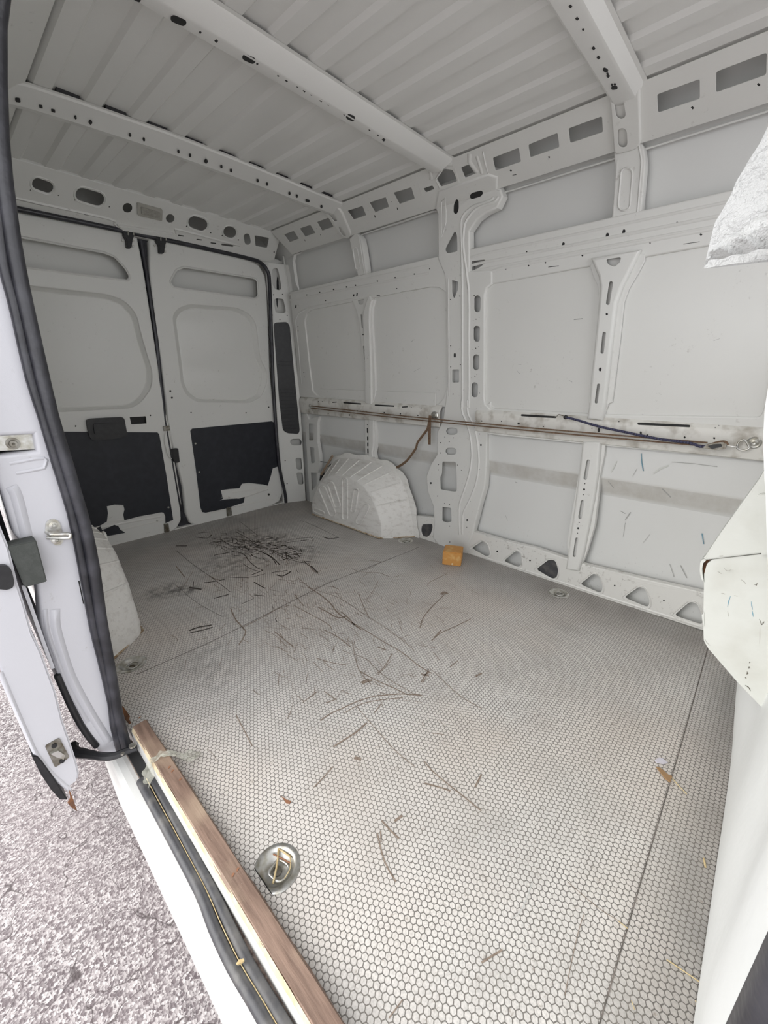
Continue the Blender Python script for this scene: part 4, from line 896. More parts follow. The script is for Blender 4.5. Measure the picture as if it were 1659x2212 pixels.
# ---- wooden strip on the threshold
ws = thing('wooden_strip', 'long red-brown wooden strip with pale edge lying along the threshold', 'wood strip', loc=(-.035, .7, 0))
bm = bmesh.new(); n = 30; rows = []
for i in range(n+1):
    y = -.15+1.35*i/n; j = .0012*math.sin(i*1.7)+.001*math.sin(i*.6)
    sec = [(-.0545+j, .030), (-.051, .0345), (-.018, .036), (-.0145+j*.6, .032), (-.0145, .0005), (-.0545, .0005)]
    rows.append([bm.verts.new((x, y, z)) for x, z in sec])
for i in range(n):
    for k in range(6): bm.faces.new((rows[i][k], rows[i][(k+1) % 6], rows[i+1][(k+1) % 6], rows[i+1][k]))
bm.faces.new(rows[0]); bm.faces.new(rows[-1][::-1]); childof(finish('board', bm, WOODS, None, 25), ws)
bm = bmesh.new(); rows = []
for i in range(n+1):
    y = -.15+1.35*i/n; j = .0010*math.sin(i*2.3)
    rows.append([bm.verts.new((x, y, z)) for x, z in [(-.0585+j, .020), (-.0545+j, .0315), (-.0535, .0325), (-.0535, .021)]])
for i in range(n):
    for k in range(4): bm.faces.new((rows[i][k], rows[i][(k+1) % 4], rows[i+1][(k+1) % 4], rows[i+1][k]))
bm.faces.new(rows[0]); bm.faces.new(rows[-1][::-1]); childof(finish('bare_edge', bm, simple('bare_plywood', (.62, .52, .36), .7, 0, (.5, .38, .24), 60), None, 25), ws)
# knots / gouges in the strip
bm = bmesh.new()
for p in TR('K', 'fl', [(935, 1050), (905, 1085), (570, 465), (520, 410), (500, 385), (310, 62)]):
    x, y = p[0], p[1]-1; c = Vector((max(-.047, min(-.022, x+.002)), y, .0358)); bm2 = [c+Vector((.004*math.cos(t), .002*math.sin(t*1.3)+.0018*math.sin(t), 0)) for t in [k*1.047 for k in range(6)]]; bm = bmesh.new(); extr(bm, bm2, (0, 0, .0008))
    childof(finish('gouge', bm, LEAF), ws)
# torn film
fm = thing('plastic_film', 'torn crumpled scrap of clear plastic film draped over the wooden strip', 'plastic film', loc=(-.03, 1.02, .04))
rr_ = random.Random(3)
def filmf(u, v):
    c = [(-.085, 1.02, -.005), (-.066, 1.03, .010), (-.056, 1.035, .034), (-.035, 1.03, .041), (-.012, 1.015, .040), (.012, .995, .022), (.035, .99, .012), (.052, .995, .004)]
    wd = [.028, .022, .008, .009, .014, .018, .020, .004]
    t = u*7; i = min(6, int(t)); k = t-i; p = Vector(c[i]).lerp(Vector(c[i+1]), k); w = wd[i]*(1-k)+wd[i+1]*k
    return p+Vector((.004*math.sin(v*9+u*14), (v-.5)*2*w, .004*math.sin(u*31+v*7)+.003*math.sin(v*13)+.003))
childof(sheet('film_sheet', filmf, 42, 8, FILM), fm)

# ================================================================ WHEEL ARCHES
def arch(X, label, beads):
    t = thing('wheel_arch', label, 'wheel arch', loc=(X(1.70), 2.1, 0))
    inn = [(1.757, .001), (1.757, .104), (1.84, .263), (1.925, .330), (2.013, .356), (2.13, .360), (2.235, .345), (2.379, .258), (2.473, .109), (2.482, .001)]
    out = [(1.60, .001), (1.622, .13), (1.683, .318), (1.792, .434), (1.939, .464), (2.12, .468), (2.30, .452), (2.43, .40), (2.55, .22), (2.60, .001)]
    ci = smoothpath([Vector((a, b)) for a, b in inn], 3); cu = smoothpath([Vector((a, b)) for a, b in out], 3)
    bm = bmesh.new(); rows = []
    for k, (f, x) in enumerate(((0, 1.602), (.06, 1.604), (.16, 1.618), (.35, 1.655), (.6, 1.71), (.85, 1.76), (1, 1.79), (1.03, 1.797))):
        r = []
        for i, (a, b) in enumerate(zip(ci, cu)):
            p = a.lerp(b, f); w = .0025*math.sin(i*1.9+k*1.3) if 0 < k < 6 else 0
            r.append(bm.verts.new((X(x+w), p.x, max(.001, p.y+w))))
        rows.append(r)
    for r0, r1 in zip(rows, rows[1:]):
        for i in range(len(r0)-1): bm.faces.new((r0[i], r0[i+1], r1[i+1], r1[i]))
    # inner face, gently domed
    c = bm.verts.new((X(1.594), 2.12, .15)); mid = [bm.verts.new((X(1.596), 2.12+(p.x-2.12)*.6, .15+(p.y-.15)*.6 if p.y > .01 else .001)) for p in ci]
    r0 = rows[0]
    for i in range(len(r0)-1): bm.faces.new((r0[i], r0[i+1], mid[i+1], mid[i])); bm.faces.new((mid[i], mid[i+1], c))
    bm.faces.new((mid[-1], mid[0], c))
    childof(finish('shell', bm, ARCH, None, 38), t)
    # flange with scalloped edge against the wall
    bm = bmesh.new(); rows = []
    for i, p in enumerate(cu):
        d = (p-Vector((2.1, .05))).normalized(); e = .026+.009*math.sin(i*1.9)
        rows.append([bm.verts.new((X(1.780), p.x-d.x*.006, max(.001, p.y-d.y*.006))), bm.verts.new((X(1.788), p.x+d.x*e, max(.001, p.y+d.y*e))), bm.verts.new((X(1.793), p.x+d.x*e, max(.001, p.y+d.y*e)))])
    for a, b in zip(rows, rows[1:]):
        for j in range(2): bm.faces.new((a[j], a[j+1], b[j+1], b[j]))
    childof(finish('flange', bm, ARCH, None, 40), t)
    bm = bmesh.new()
    for q in beads:
        bm = bmesh.new(); pts = [Vector((X(1.5945-.0015), a, b)) for a, b in q]
        tube(bm, pts, .0060, 6, closed=True)
        childof(finish('pressed_rib', bm, ARCH, None, 80), t)
    bm = bmesh.new()
    for i in (5, 7, 9, 11, 13, 15, 17, 19, 21):
        bm = bmesh.new(); tube(bm, [Vector((X(xx), *(ci[i].lerp(cu[i], f)))) for f, xx in ((.08, 1.608), (.35, 1.655), (.6, 1.708), (.9, 1.768))], .005, 6)
        childof(finish('top_rib', bm, ARCH, None, 80), t)
    bm = bmesh.new(); pts = [Vector((X(1.594), y, .006)) for y in (1.76, 1.9, 2.1, 2.3, 2.48)]; tube(bm, [Vector((X(1.79), 1.60, .004)), Vector((X(1.70), 1.67, .004))]+pts, .005, 6); childof(finish('sealant_bead', bm, simple('old_sealant', (.55, .47, .36), .8, 0, (.25, .16, .08), 50), None, 80), t)
    return t
bd = []
for x1, y1, x2, y2, r in ((425, 790, 490, 945, 22), (480, 760, 522, 890, 20), (572, 730, 574, 975, 17), (648, 800, 628, 925, 16), (715, 905, 665, 1000, 20), (375, 925, 425, 948, 12)):
    bd.append(CAP('F', 'ar', x1, y1, x2, y2, r))
arch(lambda x: x, 'scuffed white wheel arch box with pressed ribs against the far wall', bd)
arch(lambda x: 1.744-x, 'scuffed white wheel arch partly hidden behind the side door pillar', [[(a, b) for a, b in bd[2]]])

# ================================================================ BULKHEAD END
bm = bmesh.new(); box(bm, (.0, -.26, -.02), (1.80, -.23, 1.10)); structure(finish('wall_front', bm, PAINT))
cur = thing('partition_curtain', 'smooth white sheet hanging down to the floor at the cab end', 'curtain', loc=(.9, -.12, 0))
def skirt(u, v):
    x = .0+1.74*u; z = .004+.70*v
    y = -.122+.016*math.sin(7*u+2.2*v)*min(1, v*3)+.022*math.sin(math.pi*min(1, v*1.4))*math.exp(-((x-1.05)/.35)**2)+.012*math.sin(23*u-4*v)*v+.03*math.exp(-((x-1.25)/.22)**2)*math.sin(math.pi*min(1, z/.55))
    return Vector((x, y, z))
childof(sheet('skirt', skirt, 60, 20, CURT), cur)
q = TR('Z', 'ct', [(1690, 700), (1666, 790), (1659, 838), (1652, 880), (1649, 930), (1649, 975), (1651, 1030), (1654, 1080), (1657, 1190), (1665, 1300), (1900, 1300), (1900, 700)])
childof(prism('hanging_edge', 'ct', q, -.02, .0, CURT, None, .004), cur)
tb = thing('folded_tarpaulin', 'large scuffed white folded tarpaulin bulging from the cab end, with blue streaks', 'tarpaulin', loc=(1.0, -.05, .3))
up = prism('upper_flap', 'bh', TR('Z', 'bh', [(1653, 1012), (1641, 1033), (1600, 1090), (1560, 1146), (1524, 1200), (1517, 1207), (1531, 1207), (1646, 1193), (1900, 1165), (1900, 980)]), -.035, .008, WHITE, None, .003); childof(up, tb)
lo = prism('lower_face', 'bh', rnd(TR('Z', 'bh', [(1521, 1240), (1527, 1218), (1540, 1208), (1646, 1197), (1900, 1168), (1900, 1810), (1659, 1542), (1594, 1475), (1530, 1401), (1520, 1384), (1519, 1350)]), .004), -.035, .0, WHITE, None, .006); childof(lo, tb)
childof(prism('edge_lip', 'bh', TR('Z', 'bh', [(1519, 1206), (1513, 1214), (1512, 1232), (1515, 1248), (1521, 1257), (1520, 1250), (1518, 1240), (1517, 1228), (1519, 1216), (1526, 1209)]), -.035, .004, WHITE, None, .0), tb)
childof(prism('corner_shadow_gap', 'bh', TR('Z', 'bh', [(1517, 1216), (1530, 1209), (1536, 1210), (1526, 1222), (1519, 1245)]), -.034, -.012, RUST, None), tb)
childof(prism('hanging_flap', 'bh', TR('Z', 'bh', [(1637, 1067), (1645, 1062), (1665, 1064), (1680, 1190), (1646, 1194), (1640, 1150), (1639, 1110)]), .008, .022, WHITE, None, .002), tb)
childof(prism('edge_tab', 'bh', TR('Z', 'bh', [(1521, 1322), (1516, 1328), (1518, 1345), (1521, 1352)]), -.03, .002, WHITE, None), tb)
def dab(nm, m, path, w, h):
    pf = PL['bh']; P = [pf.at(a, s, h) for a, s in path]; bm = bmesh.new(); k = len(P); N = pf.n[0]; rows = []
    for i in range(k):
        t = (P[min(k-1, i+1)]-P[max(0, i-1)]).normalized(); sd = t.cross(N).normalized()*(w/2*(.35 if i in (0, k-1) else 1)); rows.append([bm.verts.new(P[i]+sd+N*.0005), bm.verts.new(P[i]-sd+N*.0005), bm.verts.new(P[i]-sd-N*.0005), bm.verts.new(P[i]+sd-N*.0005)])
    for i in range(k-1):
        for j in range(4): bm.faces.new((rows[i][j], rows[i][(j+1) % 4], rows[i+1][(j+1) % 4], rows[i+1][j]))
    bm.faces.new(rows[0][::-1]); bm.faces.new(rows[-1]); childof(finish(nm, bm, m), lo)
for p in ([(388, 185), (370, 235), (357, 300)], [(608, 240), (615, 290), (622, 330)], [(618, 340), (624, 370), (630, 405)]): dab('blue_streak', BLUEM, TR('O3', 'bh', p), .0018, .0)
GREYM = simple('grey_smear', (.42, .41, .38), .7)
for p, w, m in (([(358, 340), (362, 370), (366, 400)], .0015, 1), ([(425, 178), (450, 184), (468, 184)], .0015, 1), ([(500, 10), (530, 30), (550, 55)], .002, 1), ([(640, 60), (660, 70), (672, 45)], .0025, 0), ([(590, 880), (592, 888), (588, 894)], .002, 0), ([(585, 930), (588, 945), (576, 950)], .003, 0), ([(565, 985), (570, 1005), (560, 1015)], .003, 0), ([(545, 1045), (550, 1052), (556, 1058)], .0025, 0), ([(545, 1130), (570, 1145), (590, 1165), (600, 1190)], .0025, 0), ([(695, 430), (720, 490), (735, 470), (745, 455)], .0022, 0), ([(700, 520), (700, 600), (698, 690)], .001, 1), ([(115, 640), (140, 680), (170, 710)], .0018, 1), ([(290, 155), (310, 158), (330, 165)], .0025, 1)): dab('dark_chip' if m == 0 else 'grey_smear', DSTEEL if m == 0 else GREYM, TR('O3', 'bh', p), w, .0)
for p, w in (([(400, 1990), (440, 2030), (470, 2030), (500, 2010)], .0015), ([(320, 2040), (345, 2050), (370, 2070)], .0015), ([(340, 1835), (365, 1836), (390, 1830)], .0015)): dab('grey_smear', GREYM, TR('O2', 'bh', p), w, .009)
# hanging plastic sheet at the top
bag = thing('plastic_sheet', 'crumpled translucent white plastic sheet hanging from the upper right corner', 'plastic sheet', loc=(.35, .05, 1.3))
Lq = smoothpath([Vector(q) for q in TR('Z', 'bg', [(1690, 190), (1665, 258), (1642, 308), (1620, 342), (1605, 368), (1588, 396), (1580, 418), (1560, 455), (1545, 480), (1538, 505), (1532, 530), (1525, 560), (1521, 580)])], 3)
Rq = [Vector((-.22, 1.62-.48*i/(len(Lq)-1))) for i in range(len(Lq))]
def bagf(side):
    def f(u, v):
        t = v*(len(Lq)-1); i = min(len(Lq)-2, int(t)); L = Lq[i].lerp(Lq[i+1], t-i); R = Rq[i].lerp(Rq[i+1], t-i); p = L.lerp(R, u)
        bul = math.sin(math.pi*min(1, u*1.6)*.5)
        x = .35+side*(.026*bul+.010*bul*math.sin(16*u+9*v)+.006*bul*math.sin(33*u-21*v+2)+.004*bul*math.sin(50*v+19*u))
        return Vector((x, p.x, p.y))
    return f
childof(sheet('front_layer', bagf(-1), 40, 48, BAG), bag); childof(sheet('back_layer', bagf(1), 40, 48, BAG), bag)
hemL = TR('Z', 'bg', [(1521, 581), (1545, 584), (1600, 573), (1659, 561), (1800, 533)])
hemU = TR('Z', 'bg', [(1521, 579), (1548, 566), (1600, 530), (1659, 488), (1800, 400)])
def hem(u, v):
    t = u*4; i = min(3, int(t)); a = Vector(hemL[i]).lerp(Vector(hemL[i+1]), t-i); b = Vector(hemU[i]).lerp(Vector(hemU[i+1]), t-i); p = a.lerp(b, v)
    return Vector((.300-.01*math.sin(math.pi*v)*min(1, u*4)-.004*math.sin(30*u+8*v)*min(1, u*4)+.045*(1-min(1, u*4)), p.x, p.y))
childof(sheet('lower_hem', hem, 30, 8, BAG), bag)
# front edge seal of the side door opening, close to the camera
bm = bmesh.new()
q = TR('Z', 'fs', [(1592, 2212), (1684, 2046)]); a0, a1 = [PL['fs'].at(*k) for k in q]; d = (a1-a0)
y0 = -.039; a0.y = y0; a1.y = y0
tube(bm, [Vector((-.10, y0-.012, -.02)), Vector((-.095, y0-.012, .3)), a0+Vector((-.005, -.012, 0)), a1+Vector((-.003, -.012, 0)), Vector((-.06, y0-.015, 1.2)), Vector((0, y0-.02, 1.72))], .012, 12)
tube(bm, [Vector((-.08, y0-.040, -.02)), Vector((-.085, y0-.042, .5)), Vector((-.06, y0-.045, 1.2)), Vector((.0, y0-.045, 1.72))], .018, 12)
print('front seal', a0, a1)
tag(finish('front_pillar_seal', bm, RUBBER, None, 80), 'dark grey rubber seal edge in the lower right corner', 'rubber seal')
structure(skin('trim_17', BLACKP, [(-.10, -.3), (-.09, .5), (-.06, 1.2), (.0, 1.78)], -.75, y0-.055, None, 3))

# ================================================================ TIE-DOWNS
def tie(x, y, label, cut=False, ang=0):
    t = thing('tie_down_ring', label, 'tie-down ring', 'floor tie-down rings', loc=(x, y, 0))
    bm = bmesh.new(); R = .047; seg = 32
    prof = [(R+.004, .001), (R, .0028), (R-.007, .0022), (R-.012, -.004), (R-.022, -.012), (.012, -.013), (.0, -.013)]
    lathe(bm, (x, y, 0), (0, 0, 1), prof, seg)
    if cut:
        for v in bm.verts:
            if v.co.x < x-.034: v.co.x = x-.034
    childof(finish('dish', bm, STEEL, None, 50), t)
    bm = bmesh.new(); ca, sa = math.cos(ang), math.sin(ang)
    loop = [(-.018, -.012), (-.014, -.022), (0, -.027), (.014, -.022), (.018, -.012), (.017, .006), (.010, .012), (-.010, .012), (-.017, .006)]
    tube(bm, smoothpath([Vector((x+a*ca-b*sa, y+a*sa+b*ca, -.004)) for a, b in loop+loop[:1]][:-1], 2), .0032, 8, closed=False); tube(bm, [Vector((x-.010*ca-.012*sa, y-.010*sa+.012*ca, -.004)), Vector((x-.017*ca-.006*sa, y-.017*sa+.006*ca, -.004)), Vector((x-.018*ca+.012*sa, y-.018*sa-.012*ca, -.004))], .0032, 8)
    childof(finish('ring', bm, STEEL, None, 80), t)
    bm = bmesh.new(); lathe(bm, (x, y, -.012), (0, 0, 1), [(.010, 0), (.010, .003), (.005, .004), (.004, .002), (0, .002)], 12); childof(finish('bolt', bm, DSTEEL, None), t)
    return t
tie(*TIES[0], 'near round steel tie-down ring holding bits of straw, beside the wooden strip', True, .25)
tie(*TIES[1], 'steel tie-down ring in the floor under the triangular sill openings', False, 1.2)
tie(*TIES[2], 'steel tie-down ring beside the left wheel arch behind the pillar', False, .6)
tie(*TIES[3], 'small steel tie-down ring just in front of the ribbed wheel arch', False, 1.6)
for q in TR('U', 'fl', [(0, 0)]): pass

# ================================================================ STRAPS, CORD, RINGS ON THE WALL
stp = thing('lashing_strap', 'brown webbing strap stretched double along the belt rail, one tail hanging', 'strap', loc=(1.755, 1.5, .8))
bm = bmesh.new()
for A_, B_ in ((TR('F', 'st', [(345, 238)]), TR('H', 'st', [(1372, 170)])), (TR('F', 'st', [(345, 253)]), TR('H', 'st', [(1372, 186)]))):
    a = PL['st'].at(*A_[0]); b = PL['st'].at(*B_[0]); ribbon(bm, [a.lerp(b, k/10)+Vector((0, 0, -.010*math.sin(math.pi*k/10))) for k in range(11)], .012, (.0, 0, 1), .005)
childof(finish('webbing', bm, STRAP), stp)
bm = bmesh.new(); 
q = TR('F', 'st', [(1138, 300), (1134, 340), (1133, 400), (1132, 492)]); ribbon(bm, [PL['st'].at(a, s, .004) for a, s in q], .020, (-1, 0, 0), .002)
q = TR('F', 'st', [(1128, 345), (1118, 390), (1085, 435), (1052, 480), (1040, 520), (990, 590), (950, 625), (912, 645)]); ribbon(bm, smoothpath([PL['st'].at(a, s, .002) for a, s in q], 3), .016, (-1, 0, .2), .002)
childof(finish('hanging_tail', bm, STRAP), stp)
def eye(c, r, label, crop, nm='anchor_eye'):
    a, s = TR(crop, 'st', [c])[0]; p = PL['st'].at(a, s, 0); bm = bmesh.new()
    lathe(bm, p+Vector((.025, 0, 0)), (-1, 0, 0), [(r, 0), (r, .004), (r*.8, .007), (r*.55, .005), (r*.5, .012), (r*.25, .014), (0, .012)], 18)
    o = finish(nm, bm, STEEL, None, 40); tag(o, label, 'anchor'); return o
eye((1148, 303), .026, 'round steel anchor where the brown strap is looped', 'F')
eye((1592, 170), .022, 'round steel anchor at the front end of the belt rail', 'H')
eye((322, 237), .014, 'small steel anchor at the rear end of the belt rail', 'F')
bm = bmesh.new(); q = TR('H', 'st', [(1548, 152), (1572, 190), (1540, 203), (1514, 192), (1522, 162)]); tube(bm, smoothpath([PL['st'].at(a, s, .0) for a, s in q+q[:1]], 3), .0035, 8)
tag(finish('carabiner_ring', bm, STEEL, None, 80), 'triangular steel ring hooked between the ratchet and front anchor', 'ring')
bun = thing('bungee_cord', 'blue-black braided bungee cord slanting across the belt rail', 'bungee cord', loc=(1.75, .5, .82))
bm = bmesh.new(); q = TR('G', 'st', [(700, 918), (760, 932), (860, 962), (1000, 992), (1150, 1022), (1290, 1040)])+TR('H', 'st', [(1340, 183), (1375, 180)]); tube(bm, smoothpath([PL['st'].at(a, s, .014) for a, s in q], 3), .0052, 8); childof(finish('cord', bm, BUNGEE, None, 80), bun)
bm = bmesh.new(); q = TR('G', 'st', [(712, 920), (690, 912), (672, 908), (664, 918), (655, 919)]); tube(bm, smoothpath([PL['st'].at(a, s, .008) for a, s in q], 3), .0022, 6); childof(finish('hook', bm, DSTEEL, None, 80), bun)
bm = bmesh.new(); a, s = TR('G', 'st', [(708, 920)])[0]; bmesh.ops.create_icosphere(bm, subdivisions=2, radius=.010, matrix=Matrix.Translation(PL['st'].at(a, s, .012))); childof(finish('knot', bm, BLACKP, None, 80), bun)
rt = thing('ratchet_buckle', 'dark worn ratchet buckle tying straps near the front anchor', 'ratchet', loc=(1.745, .17, .79))
bm = bmesh.new(); q = TR('H', 'st', [(1355, 185), (1375, 172), (1410, 165), (1450, 160), (1468, 170), (1462, 190), (1430, 198), (1400, 196)]); extr(bm, [PL['st'].at(a, s, .004) for a, s in q], (-.022, 0, 0)); childof(finish('frame', bm, DSTEEL), rt)
bm = bmesh.new(); q = TR('H', 'st', [(1380, 178), (1410, 170), (1440, 168), (1446, 180), (1400, 192)]); extr(bm, [PL['st'].at(a, s, .027) for a, s in q], (-.008, 0, 0)); childof(finish('handle', bm, BLACKP), rt)
bm = bmesh.new(); q = TR('H', 'st', [(1366, 186), (1400, 170), (1440, 160), (1462, 162), (1470, 175)]); tube(bm, smoothpath([PL['st'].at(a, s, .02) for a, s in q], 3), .005, 6); childof(finish('wound_strap', bm, STRAP), rt)
bm = bmesh.new(); q = TR('H', 'st', [(1468, 178), (1490, 182), (1515, 186)]); tube(bm, [PL['st'].at(a, s, .01) for a, s in q], .0025, 6); childof(finish('hook', bm, STEEL), rt)

# ---- wooden block
wb = [(1.560, 1.221), (1.610, 1.128), (1.708, 1.178), (1.658, 1.271)]
bm = bmesh.new(); extr(bm, [Vector((x, y, .001)) for x, y in wb], (0, 0, .082)); bmesh.ops.recalc_face_normals(bm, faces=bm.faces[:])
es = [e for e in bm.edges if e.calc_face_angle(0) > .6]; bmesh.ops.bevel(bm, geom=es, offset=.004, segments=2, affect='EDGES')
blk = tag(finish('wooden_block', bm, WOODB, None, 40), 'small orange wooden block standing on the floor by the middle pillar', 'wood block')
bm = bmesh.new()
disc(bm, (1.587, 1.170, .012), (-.88, -.47, 0), .006, .001, 7)
o = finish('chip_mark', bm, simple('pale_split_wood', (.75, .6, .38), .7), blk)
# stick behind the wheel arch
bm = bmesh.new(); q = TR('F', 'st', [(425, 690), (455, 640), (500, 566)]); tube(bm, [PL['st'].at(a, s, .02) for a, s in q], .010, 6)
tag(finish('wooden_stick', bm, simple('grey_brown_wood', (.33, .25, .18), .8), None, 80), 'grey-brown stick poking up behind the rear of the ribbed wheel arch', 'stick')
bm = bmesh.new(); q = TR('F', 'st', [(400, 605), (440, 612), (470, 600), (452, 615), (448, 640), (470, 625)]); tube(bm, smoothpath([PL['st'].at(a, s, -.01) for a, s in q], 4), .0025, 6)
tag(finish('wire', bm, BLACKP, None, 80), 'thin black wire curling above the rear of the wheel arch', 'wire')
bm = bmesh.new(); q = TR('F', 'st', [(405, 730), (412, 690), (425, 678), (440, 690), (430, 720)]); extr(bm, [PL['st'].at(a, s, .01) for a, s in q], (.02, 0, 0)); tag(finish('connector', bm, BLACKP), 'small black connector tucked beside the stick at the wheel arch', 'connector')

# ================================================================ FLOOR MARKS AND LITTER
def floorline(bm, crop, pts, w, z=.0010, sm=3):
    q = [Vector((a, s-1, z)) for a, s in TR(crop, 'fl', pts)]
    if len(q) > 2 and sm > 1: q = smoothpath(q, sm)
    ribbon(bm, q, w, (0, 0, 1), .0003)
bm = bmesh.new()
brown = [('U', [(490, 888), (530, 980), (600, 1065), (625, 1100), (600, 1160), (565, 1215)], .005), ('U', [(590, 1065), (700, 1010), (790, 965), (900, 900), (1010, 865)], .0035), ('U', [(1185, 700), (1290, 765), (1380, 840), (1440, 920), (1510, 975), (1659, 1080)], .006), ('U', [(1275, 880), (1370, 930), (1440, 970), (1530, 965)], .006), ('U', [(1480, 920), (1540, 970), (1600, 1040)], .005),
    ('U', [(1060, 865), (1200, 940), (1360, 1030), (1400, 1080)], .0035), ('U', [(880, 1095), (960, 1160), (1060, 1240)], .004), ('U', [(930, 1110), (955, 1150)], .003), ('U', [(1320, 1080), (1440, 1140), (1570, 1240)], .004), ('U', [(1190, 490), (1240, 560), (1300, 550)], .005), ('U', [(1090, 610), (1180, 690), (1300, 740), (1450, 790), (1600, 880)], .0025), ('U', [(1060, 760), (1145, 870)], .003), ('U', [(800, 1090), (900, 1140), (1000, 1244)], .002),
    ('U', [(1400, 690), (1460, 720)], .004), ('U', [(300, 600), (360, 630), (400, 625)], .006), ('U', [(150, 560), (60, 700), (0, 690)], .002), ('U', [(0, 510), (40, 560), (80, 610)], .005),
    ('X', [(850, 165), (700, 240), (680, 270)], .003), ('X', [(835, 345), (770, 410), (700, 480), (640, 560), (610, 650)], .004), ('X', [(800, 350), (830, 330), (855, 345)], .016), ('X', [(1065, 570), (920, 640), (790, 700), (715, 765)], .004), ('X', [(800, 670), (740, 735)], .005), ('X', [(0, 600), (110, 665), (260, 760), (400, 840), (490, 900), (600, 990), (720, 1060)], .004), ('X', [(0, 450), (160, 560), (290, 640), (400, 720), (560, 850)], .002), ('X', [(60, 330), (100, 450), (155, 560)], .003), ('X', [(235, 235), (190, 320), (130, 395)], .002), ('X', [(1165, 1055), (1110, 1085)], .006), ('X', [(0, 120), (90, 150), (240, 155), (350, 195), (425, 180)], .003), ('X', [(160, 45), (290, 60)], .003), ('X', [(90, 130), (160, 120), (260, 60)], .002), ('X', [(360, 880), (290, 1000), (220, 1060)], .003), ('X', [(0, 880), (130, 930), (200, 1000), (330, 1110), (560, 1244)], .002), ('X', [(230, 820), (310, 850)], .005), ('X', [(690, 1020), (620, 1140)], .003), ('X', [(640, 1080), (690, 1050)], .006), ('X', [(80, 1140), (150, 1110)], .006), ('X', [(420, 590), (455, 700)], .002), ('X', [(0, 760), (60, 1020), (180, 1160)], .002), ('X', [(950, 945), (880, 1000)], .003),
    ('T', [(215, 570), (300, 510), (420, 455), (540, 400), (700, 350), (800, 340), (960, 330), (1130, 345)], .004), ('T', [(430, 500), (560, 430), (660, 400), (800, 378), (955, 365)], .003), ('T', [(180, 10), (320, 50), (440, 70)], .003), ('T', [(330, 805), (440, 735), (540, 670), (630, 590)], .005), ('T', [(540, 440), (640, 560), (770, 710), (900, 850), (1060, 980)], .0018), ('T', [(60, 405), (190, 305)], .003), ('T', [(160, 1165), (260, 1060), (330, 980)], .003), ('T', [(150, 40), (240, 135)], .002), ('T', [(560, 120), (720, 210), (870, 275), (1000, 340)], .0035), ('T', [(590, 235), (680, 205)], .007), ('T', [(730, 160), (780, 110), (850, 30)], .002), ('T', [(700, 500), (760, 420)], .003), ('T', [(1010, 350), (1040, 330), (1120, 340)], .002), ('T', [(520, 900), (580, 915)], .010), ('T', [(1145, 930), (1240, 1040), (1500, 1250), (1659, 1380)], .003), ('T', [(1150, 1130), (1280, 1165), (1380, 1200)], .004), ('T', [(880, 1470), (950, 1420)], .006), ('T', [(765, 1465), (850, 1560), (920, 1625)], .004), ('T', [(760, 1659), (755, 1560)], .003), ('T', [(1600, 1165), (1659, 1050)], .004), ('T', [(1200, 100), (1400, 290), (1500, 370), (1659, 460)], .002), ('T', [(0, 340), (70, 400)], .002), ('T', [(1160, 190), (1130, 230)], .003), ('T', [(1120, 150), (1190, 170)], .005), ('T', [(250, 305), (340, 370), (350, 380), (265, 410)], .003),
    ('Z', [(510, 1545), (545, 1612)], .003), ('Z', [(815, 1800), (830, 1860), (855, 1905)], .003), ('Z', [(1220, 2150), (1232, 2090), (1250, 2010), (1262, 1975)], .0012), ('Z', [(1040, 2080), (1085, 2052)], .003), ('Z', [(1225, 1905), (1290, 1960), (1340, 1992)], .0012), ('Z', [(840, 2200), (870, 2160)], .002)]
for c, p, w in brown: floorline(bm, c, p, w*1.0)
rg = random.Random(11)
for i in range(420):   # short fine scratches of dried dirt
    if i < 210: cx, cy = rg.gauss(.75, .22), rg.gauss(1.15, .25)
    else: cx, cy = rg.gauss(.85, .25), rg.gauss(1.7, .28)
    if not (0.06 < cx < 1.5 and .3 < cy < 2.7): continue
    a = rg.gauss(1.35, .6); L = rg.uniform(.004, .034); w = rg.uniform(.0007, .0022)
    d = Vector((math.cos(a), math.sin(a), 0))*L; p = Vector((cx, cy, .0009)); n = Vector((-d.y, d.x, 0))*rg.uniform(-.2, .2)
    ribbon(bm, [p-d, p+n, p+d], w, (0, 0, 1), .0003)
o = finish('brown_scratches', bm, MARKB, fl); o['kind'] = 'stuff'
bm = bmesh.new()
